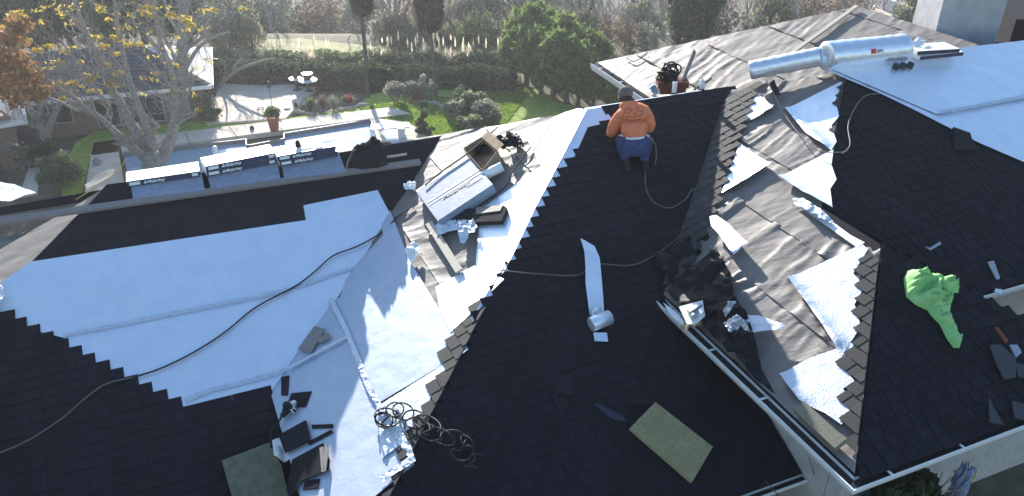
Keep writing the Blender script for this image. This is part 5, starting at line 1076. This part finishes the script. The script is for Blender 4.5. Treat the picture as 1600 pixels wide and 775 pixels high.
for px_, py_, lab in [(408, 178, 'low iron stand left of the terracotta planter'), (424, 176, 'low iron frame directly behind the terracotta planter')]:
    p = Gd(px_, py_, .24); mb = MB()
    for dx in (-.13, .13):
        for dy in (-.12, .12): mb.tube([p+Vector((dx, dy, 0)), p+Vector((dx, dy, .3))], .015, 4)
    for a, b in (((-.13, -.12), (.13, -.12)), ((.13, -.12), (.13, .12)), ((.13, .12), (-.13, .12)), ((-.13, .12), (-.13, -.12))): mb.tube([p+Vector((*a, .3)), p+Vector((*b, .3))], .015, 4)
    tag(mb.build('plant_stand', M['iron']), lab, 'plant stand')
tag(MB().lathe(Gd(394, 202, .24), [(.1, 0), (.12, .08), (.02, .2)], 8).build('garden_ornament', M['iron']), 'small dark object on the deck left of the planter', 'ornament')
tag(MB().lathe(Gd(152, 256, .24), [(.16, 0), (.2, .12), (.05, .3)], 8).build('garden_ornament', M['rock']), 'small grey object on the deck at the pool\'s left end', 'ornament')
# rocks edging the beds: one by one
rs = []
for seg in [[(445, 172), (470, 176), (500, 180)], [(530, 172), (560, 166), (580, 162)], [(640, 152), (660, 157), (690, 164), (700, 176), (720, 188), (738, 200)], [(742, 186), (752, 196)], [(100, 235), (104, 252), (112, 268), (90, 240)]]:
    for i in range(len(seg)-1):
        k = max(1, int(math.hypot(seg[i+1][0]-seg[i][0], seg[i+1][1]-seg[i][1])/7)); rs += [lerp2(seg[i], seg[i+1], (j+random.uniform(0, .6))/k) for j in range(k)]
beds = {0: ('stones edging the patio bed', 'pale rounded stone edging the beds beside the lawn')}
for i, q in enumerate(rs):
    p = Gd(*q, .17); r_ = random.uniform(.11, .2); o = blob('stone', p, (r_*1.3, r_, r_*.7), (V3, U3, Z3), 'rock', None, i, .2, 10, .3)
    tag(o, 'pale rounded stone edging the beds beside the lawn' if q[0] > 300 else 'pale rounded stone by the left bush near the guest house', 'stone', 'stones edging the garden beds')
kb = MB().prism([Gd(*q, .2) for q in [(684, 163), (688, 163), (742, 200), (737, 201)]], -Z3*.15).build('garden_edging', M['concrete']); tag(kb, 'pale concrete edging strip along the rock bed', 'edging')
flat('path', [(825, 140), (832, 140), (960, 205), (940, 210)], .06, 'concrete')
# ---- grass blades on the lawn: nobody could count them
n = 60000; pa, pb, pc = Gd(560, 172), Gd(835, 140), Gd(720, 290); u = rng.random((n, 2)); fl = u.sum(1) > 1; u[fl] = 1-u[fl]
Pp = np.array(tuple(pa))+u[:, :1]*np.array(tuple(pb-pa))+u[:, 1:]*np.array(tuple(pc-pa)); Pp[:, 2] = GZ+.14; a = rng.uniform(0, 6.28, n); s_ = np.stack([np.cos(a), np.sin(a), a*0], 1)*.035; tip = Pp+np.stack([rng.normal(0, .03, n), rng.normal(0, .03, n), rng.uniform(.05, .11, n)], 1)
o = mk('grass', np.concatenate([Pp-s_, Pp+s_, tip], 1).reshape(-1, 3), np.arange(n*3).reshape(-1, 3).tolist(), M['grass_blade']); tag(o, 'short green grass of the sunlit lawn', 'grass', None, 'stuff')
# ---- guest house
gz = GZ+2.04; E1, E0 = G(331, 132, gz), G(148, 149, gz); ed = (E0-E1); ed.z = 0; ed.normalize(); bk_ = Vector((ed.y, -ed.x, 0));
if bk_.y < 0: bk_ = -bk_
E0 = E1+ed*12.5; gh = thing('guest_house', 'low tan guest house with grey hipped roof behind the bare tree', 'house', (E1+E0)/2-Z3*2.04)
D_ = 6.5; pt_ = .42; A0, A1, B1, B0 = E0, E1, E1+bk_*D_, E0+bk_*D_; R1_ = E1+ed*D_/2+bk_*D_/2+Z3*pt_*D_/2; R0_ = E0+bk_*D_/2+Z3*pt_*D_/2
def rs_(name, pts, m): n_ = (pts[1]-pts[0]).cross(pts[2]-pts[0]).normalized(); n_ = n_ if n_.z > 0 else -n_; return MB().prism([p-n_*.1 for p in pts], n_*.1).build(name, M[m], gh), n_
fr_, n1 = rs_('roof_slope', [A0, A1, R1_, R0_], 'roof_slate'); rs_('roof_slope', [A1, B1, R1_], 'roof_pale'); rs_('roof_slope', [B1, B0, R0_, R1_], 'roof_slate')  # light on the right hip slope put into a paler roof colour
for k in range(12):
    f0 = k/12; a = lerp3(A1, R1_, f0); b = lerp3(A0, R0_, f0); g = lerp3(A1, R1_, f0+.085); h = lerp3(A0, R0_, f0+.085); MB().prism([a+n1*.05, b+n1*.05, h+n1*.01, g+n1*.01], -n1*.02).build('shingle_course', M['roof_slate'], fr_)
MB().prism([A0-bk_*.03, A1-bk_*.03, A1-bk_*.06, A0-bk_*.06], -Z3*.2).build('fascia', M['wrap_white'], gh); MB().prism([A1-ed*.03, B1-ed*.03, B1-ed*.06, A1-ed*.06], -Z3*.2).build('fascia', M['wrap_white'], gh)
wi = bk_*.6; w0, w1 = A0+wi, A1+ed*.6+wi; zt = Z3*-.1
MB().prism([Vector((p.x, p.y, GZ-.1)) for p in (w0, w1, w1+bk_*(D_-1.2), w0+bk_*(D_-1.2))], Z3*2.04).build('wall', M['stucco_tan'], gh)
def ghwin(d0, d1, z0, z1, nm='window', bars=1):
    a = w1+ed*d0-bk_*.02; b = w1+ed*d1-bk_*.02; a = Vector((a.x, a.y, GZ+z0)); b = Vector((b.x, b.y, GZ+z0)); u = Z3*(z1-z0)
    pn = MB().prism([a, b, b+u, a+u], -bk_*.03).build(nm, M['glass_dark'], gh); f = MB(); f.prism([a-ed*.06-Z3*.06-bk_*.05, b+ed*.06-Z3*.06-bk_*.05, b+ed*.06-bk_*.05, a-ed*.06-bk_*.05], -bk_*.03); f2 = MB().prism([a-bk_*.05-ed*.06, a-bk_*.05, a-bk_*.05+u, a-bk_*.05-ed*.06+u], -bk_*.03)
    f.build('sill', M['stucco'], pn); f2.build('frame', M['stucco'], pn); MB().prism([b-bk_*.05, b-bk_*.05+ed*.06, b-bk_*.05+u+ed*.06, b-bk_*.05+u], -bk_*.03).build('frame', M['stucco'], pn)
    for k in range(bars): c = lerp3(a, b, (k+1)/(bars+1))-bk_*.05; MB().prism([c-ed*.03, c+ed*.03, c+ed*.03+u, c-ed*.03+u], -bk_*.03).build('frame', M['stucco'], pn)
ghwin(1.9, 4.9, .3, 1.75, 'window', 2); ghwin(6.0, 7.5, .7, 1.6); ghwin(9.3, 10.8, .7, 1.6)
# the building at the far left
q0, q1 = G(37, 188, gz+.1), G(-60, 205, gz+.1); e_ = (q1-q0).normalized(); k_ = Vector((e_.y, -e_.x, 0)); k_ = k_ if k_.y > 0 else -k_
lh = thing('garden_building', 'tan outbuilding with pale roof edge at the far left', 'building', q0-Z3*2.5)
tp = G(34, 160, gz+.1); k2 = (tp-q0); k2.z = 0
n_ = Z3; MB().prism([q0, q1, q1+k2+Z3*.5, q0+k2+Z3*.5], -Z3*.12).build('roof_slope', M['roof_pale'], lh); MB().prism([q0, q0+k2+Z3*.5, q0+k2+Z3*.5-e_*.12, q0-e_*.12], -Z3*.2).build('fascia', M['wrap_white'], lh); MB().prism([q0-k2*.01, q1-k2*.01, q1-k2*.03, q0-k2*.03], -Z3*.16).build('fascia', M['wrap_white'], lh)
a = q0+e_*.5+k2*.1; b = q1+k2*.1; MB().prism([Vector((p.x, p.y, GZ-.1)) for p in (a, b, b+k2*.8, a+k2*.8)], Z3*2.5).build('wall', M['stucco_tan'], lh)
p = Gd(45, 240); cv = blob('covered_grill', p+Z3*.5, (.8, .5, .7), (Vector((1, 0, 0)), Vector((0, 1, 0)), Z3), 'blue_dark', None, 5, .1, 16, .5); tag(cv, 'dark blue covered grill in the shade beside the outbuilding', 'covered grill')
flat('side_path', [(45, 262), (62, 262), (58, 300), (30, 305)], .07, 'concrete')
# ---- bare trees with traced limbs
def traced(name, lab, Y, limbs, twigs, m='bark', leaves=None, lm='leaf_yellow', cat='tree', upl=(-.5, 0, .7), seed=3, depth=3, tl=1.0):
    random.seed(seed); b0 = atY(*limbs[0][0][:2], Y); root = thing(name, lab, cat, (b0.x, Y, GZ)); mb = MB(); tw = MB(); sc = Y/1297
    if b0.z > GZ: mb.tube([Vector((b0.x, Y, GZ-.2)), b0], [limbs[0][0][2]*sc*1.15, limbs[0][0][2]*sc], 9)
    for li, L in enumerate(limbs):
        dy = random.uniform(-1.2, 1.2); n_ = len(L); pts = [atY(x, y, Y+(dy*(i/(n_-1))**1.3 if n_ > 1 else 0)) for i, (x, y, r_) in enumerate(L)]
        pts2 = smoothpath(pts, 4); rr = np.interp(np.linspace(0, n_-1, len(pts2)), range(n_), [q[2]*sc for q in L]); mb.tube(pts2, [float(x) for x in rr], 9)
        for i in range(max(2, len(pts2)//3), len(pts2)):
            for k in range(twigs):
                if random.random() < .85:
                    d = Vector(upl)+Vector((random.gauss(0, .5), random.gauss(0, .5), random.gauss(0, .35))); branches(tw, pts2[i], d, tl*random.uniform(.5, 1.2), max(.012, float(rr[i])*.33), depth, .42, .12, 2, None, 4, .74)
    mb.build('trunk', M[m], root, True); tw.build('twigs', M[m], root)['kind'] = 'stuff'
    if leaves:
        Vs = []
        for x, y, n_, sp in [(a_+random.gauss(0, 3), b_+random.gauss(0, 2), int(c_*3.5), d_) for a_, b_, c_, d_ in leaves]+[(random.uniform(5, 330), random.uniform(5, 150), 8, 16) for _ in range(60)]:
            c = atY(x, y, Y+random.uniform(-1, 1)); V, F = leafcloud(n_, (sp*sc*1.1, sp*sc*.6, sp*sc*.4), .075, 9, .3, 2.6, .2); Vs.append(V+np.array(tuple(c)))
        V = np.concatenate(Vs); mk('leaves', V, np.arange(len(V)).reshape(-1, 4).tolist(), M[lm], root)['kind'] = 'stuff'
    return root
YL = [(62, 82, 16, 14), (78, 74, 14, 12), (95, 95, 12, 10), (105, 80, 14, 12), (48, 105, 12, 10), (60, 122, 14, 12), (75, 142, 16, 14), (95, 130, 12, 10), (120, 128, 16, 14), (140, 128, 16, 14), (150, 140, 14, 12), (98, 155, 8, 8), (150, 60, 18, 16), (165, 70, 18, 14), (180, 58, 14, 10), (182, 85, 12, 10), (190, 112, 14, 10), (200, 70, 14, 14), (215, 70, 10, 12), (222, 20, 20, 16), (245, 25, 22, 16), (232, 14, 16, 12), (262, 28, 10, 10), (298, 34, 16, 10), (304, 40, 10, 7), (286, 143, 18, 8), (275, 100, 10, 7), (240, 114, 8, 7), (30, 22, 20, 18), (15, 45, 24, 20), (50, 60, 10, 10), (160, 15, 14, 14), (165, 100, 12, 10), (172, 130, 12, 10), (330, 12, 8, 10), (380, 18, 6, 8), (308, 172, 10, 7), (130, 98, 8, 8)]
traced('bare_tree', 'big nearly bare tree with yellow leaves between pool and roof', 33, [
 [(240, 300, 20), (240, 262, 19), (244, 248, 17)], [(238, 256, 10), (222, 243, 8), (196, 222, 6.5), (163, 190, 5), (135, 168, 4.5), (112, 150, 3), (78, 128, 2.5), (52, 100, 1.8), (20, 80, 1.2)],
 [(240, 256, 11), (216, 212, 9), (201, 188, 8), (188, 161, 7), (171, 134, 6), (160, 104, 5), (142, 66, 4), (122, 20, 3), (112, -20, 2)], [(242, 252, 9), (231, 205, 7), (219, 172, 6), (206, 138, 5), (194, 92, 4), (184, 42, 3), (178, -10, 2)],
 [(248, 252, 12), (262, 228, 10), (271, 200, 9), (274, 170, 7), (272, 135, 6), (268, 110, 5), (252, 70, 4), (244, 30, 3), (240, -15, 2)], [(273, 196, 5), (288, 184, 4.5), (303, 178, 3.5)], [(135, 168, 3.5), (120, 172, 3), (96, 160, 2.2), (70, 150, 1.8)], [(206, 188, 4), (212, 170, 3.5), (240, 190, 2.5), (250, 200, 2.5)],
 [(163, 190, 3), (170, 165, 2.4), (150, 140, 2), (128, 108, 1.6), (92, 60, 1.2)]], 1, 'bark', YL, seed=4, tl=.9, depth=3)
traced('bare_tree', 'thick pale trunked tree standing close to the guest house', 39.5, [
 [(290, 188, 11), (288, 160, 9.5), (286, 120, 9), (285, 80, 8.5), (286, 40, 8), (288, -20, 7)], [(286, 118, 4), (268, 80, 3), (250, 45, 2.2), (236, 10, 1.6)], [(288, 110, 4), (310, 75, 3), (335, 58, 2), (360, 50, 1.4)], [(287, 70, 4), (305, 35, 3), (320, 5, 2)], [(284, 60, 3), (262, 20, 2.4), (255, -10, 2)]], 1, 'bark', None, upl=(.1, 0, .8), seed=8, tl=.9)
traced('bare_tree', 'pale forked tree in front of the far left building', 35, [
 [(80, 262, 15), (74, 230, 10), (66, 205, 8), (56, 185, 6), (42, 160, 4), (36, 130, 3)], [(72, 222, 7), (76, 200, 6), (88, 175, 4.5), (98, 150, 3)], [(64, 200, 4), (50, 196, 3.5), (28, 192, 3), (0, 172, 2)], [(66, 205, 5), (62, 175, 4), (58, 150, 3)]], 1, 'bark', None, upl=(0, 0, .8), seed=9, tl=.6)
traced('bare_tree', 'leaning pale trunk against the guest house wall', 39, [[(130, 202, 6), (122, 175, 5), (112, 150, 4), (105, 120, 3)]], 1, 'bark', None, upl=(0, 0, .8), seed=10, tl=.6)
traced('bare_tree', 'small leaning bare tree right of the guest house', 44, [[(322, 158, 3.5), (345, 132, 3), (368, 112, 2.5), (400, 98, 1.8), (430, 90, 1.2)], [(362, 116, 2), (368, 102, 1.6), (378, 92, 1.2)], [(345, 130, 2), (352, 112, 1.4), (350, 95, 1)]], 1, 'bark', None, upl=(.4, 0, .5), seed=12, tl=.5)
p = Gd(-40, 240); t = thing('rust_tree', 'rust and orange leaved tree at the left edge of the picture', 'tree', Vector((atY(10, 110, 31).x-1.5, 31, GZ)))
for i, (x, y, sp, n_) in enumerate([(6, 60, 46, 500), (30, 40, 34, 300), (12, 95, 44, 560), (36, 110, 36, 420), (8, 135, 36, 420), (46, 138, 34, 420), (28, 150, 30, 300), (60, 150, 18, 140), (-30, 100, 60, 500)]):
    V, F = leafcloud(int(n_*.8), (sp*.027, sp*.022, sp*.018), .12, 34, .3, 2.2, .2); mk('foliage', V+np.array(tuple(atY(x, y, 31+random.uniform(-.6, .6)))), F, M['leaf_rust'], t)
c = atY(-40, 150, 31); MB().tube([Vector((c.x, 31, GZ)), c, atY(0, 100, 31), atY(30, 60, 31)], [.2, .15, .08, .04], 7).build('trunk', M['bark_dark'], t, True)
# ---- top right: chimney, neighbour's pool, fence and wall
ch0 = PB.at(1545, 75)
xc = atY(1515, 60, ch0.y+1.1); ch = thing('chimney', 'wide grey stucco chimney stack behind the far roof ridge', 'chimney', (xc.x, xc.y, 4.2))
a = atY(1459, 60, xc.y); b = atY(1553, 72, xc.y); d = (b-a); d.z = 0; L = d.length; d.normalize(); nn = Vector((-d.y, d.x, 0))
MB().prism([Vector((a.x, a.y, 4.0)), Vector((b.x, b.y, 4.0)), Vector((b.x, b.y, 4.0))+nn*.9, Vector((a.x, a.y, 4.0))+nn*.9], Z3*4.2).build('stack', M['stucco_grey'], ch); MB().prism([Vector((a.x, a.y, 8.2))-d*.06-nn*.06, Vector((b.x, b.y, 8.2))+d*.06-nn*.06, Vector((b.x, b.y, 8.2))+d*.06+nn*.96, Vector((a.x, a.y, 8.2))-d*.06+nn*.96], Z3*.12).build('cap', M['stucco_grey'], ch)
flat('neighbour_deck', [(1350, 30), (1368, 4), (1480, 0), (1500, 60), (1420, 60)], .08, 'concrete')
for pl in ([(1394, 14), (1412, 10), (1424, 18), (1400, 20)], [(1392, 24), (1430, 22), (1468, 30), (1464, 46), (1430, 42)]): flat('neighbour_pool', pl, .1, 'water_teal', .02)
for i, (a, b, m_, lab) in enumerate([((1418, 12), (1466, 26), 'wrap_white', 'low white wall beyond the neighbouring pool'), ((1366, 12), (1394, 22), 'wrap_white', 'short white wall left of the neighbouring pool')]):
    p, q = Gd(*a), Gd(*b); tag(MB().prism([p, q, q+Vector((.3, .3, 0)), p+Vector((.3, .3, 0))], Z3*.9).build('low_wall', M[m_]), lab, 'wall')
p = atY(1563, 72, 30)
tag(MB().prism([Vector((p.x, 30, GZ)), Vector((p.x+2.2, 30.6, GZ)), Vector((p.x+2.2, 36, GZ)), Vector((p.x, 36, GZ))], Z3*(atY(1570, 22, 30).z-GZ)).build('neighbour_house', M['stucco_blue']), 'pale blue neighbouring wall seen right of the chimney', 'building')
fz = atY(1560, 74, 19).z; fn = thing('picket_fence', 'brown picket fence right of the chimney', 'fence', Vector((atY(1565, 74, 19).x, 19, fz)))
for i in range(9): a = atY(1551+i*3.4, 74+0*i, 19); h_ = atY(1551+i*3.4, 50-.6*i, 19); MB().prism([a, a+Vector((.03, 0, 0)), a+Vector((.03, .02, 0)), a+Vector((0, .02, 0))], Z3*(h_.z-a.z)).build('picket', M['bark_dark'], fn)
for f_ in (.25, .75): a, b = atY(1549, 74, 19.03), atY(1582, 74, 19.03); zz = Z3*f_*(atY(1565, 50, 19).z-fz); MB().prism([a+zz, b+zz, b+zz+Vector((0, .02, 0)), a+zz+Vector((0, .02, 0))], Z3*.03).build('rail', M['bark_dark'], fn)
a = atY(1574, 76, 17.5); b = atY(1660, 76, 17.5); tp_ = atY(1588, 30, 17.5).z
tag(MB().prism([a, b, b+Vector((.4, 3, 0)), a+Vector((.4, 3, 0))], Z3*(tp_-a.z)).build('side_wall', M['felt_dark']), 'dark wall block at the top right corner', 'wall')
st = random.getstate(); random.seed(3); p = atY(1590, 8, 42); t = thing('rust_tree', 'orange leaved tree at the top right behind the chimney', 'tree', (p.x, 42, GZ)); V, F = leafcloud(1800, (2.4, 2, 2.2), .2, 24, .35); mk('foliage', V+np.array((p.x, 42, p.z)), F, M['leaf_rust'], t); MB().tube([Vector((p.x, 42, GZ)), Vector((p.x, 42, p.z))], [.2, .1], 7).build('trunk', M['bark_dark'], t); random.setstate(st)
# ---- below the front eaves
def bush(px_, py_, z, r_, h, n, m, lab):
    p = G(px_, py_, z); t = thing('bush', lab, 'bush', Vector((p.x, p.y, 0))); V, F = leafcloud(n, (r_, r_*.8, h*.5), .06, 22, .35, 1.7, .5); mk('foliage', V+np.array((p.x, p.y, z-h*.35)), F, M[m], t)
    mb = MB()
    for k in range(6): branches(mb, Vector((p.x, p.y, 0)), Vector((random.gauss(0, .2), random.gauss(0, .2), 1)), z*.4, .03, 3, .35, .2, 2, None, 4)
    mb.build('stems', M['bark_dark'], t, True)
bush(1436, 766, 3.25, .62, .8, 5200, 'leaf_dark', 'dark leafy bush against the front wall below the gutter'); bush(1372, 790, 3.1, .4, .6, 2200, 'leaf_dark', 'dark bush at the bottom edge below the gutter corner')
bush(1190, 792, 2.3, .7, .8, 3400, 'leaf_dark', 'dark bush below the low eave of the centre slope'); bush(1262, 765, 2.2, .4, .7, 1800, 'leaf_dark', 'small dark bush tucked between the low eave and the wall')
p = G(1502, 756, 1.0); tp2 = blob('blue_tarp', p, (.13, .13, .34), (V3, U3, Z3), 'blue_cloth', None, 4, .75, 34, sc=4.5); tag(tp2, 'crumpled blue tarp against the wall at the bottom right', 'tarp')
tag(MB().tube([G(1521, 752, 1.2), G(1527, 732, 1.2)], .012, 5).build('yellow_pole', M['yellow']), 'short yellow stick beside the blue tarp', 'stick')
# ---- haze
hz = MB().prism([Vector(q) for q in [(-160, -12, -40), (160, -12, -40), (160, 170, -40), (-160, 170, -40)]], Z3*56).build('haze', None); hz['kind'] = 'stuff'
mh = bpy.data.materials.new('haze'); mh.use_nodes = True; nt = mh.node_tree; nt.nodes.remove(nt.nodes['Principled BSDF']); pv = nt.nodes.new('ShaderNodeVolumePrincipled'); pv.inputs['Color'].default_value = (.9, .93, 1, 1); pv.inputs['Density'].default_value = .0008; pv.inputs['Anisotropy'].default_value = .55
nt.links.new(pv.outputs[0], nt.nodes['Material Output'].inputs['Volume']); hz.data.materials.append(mh)
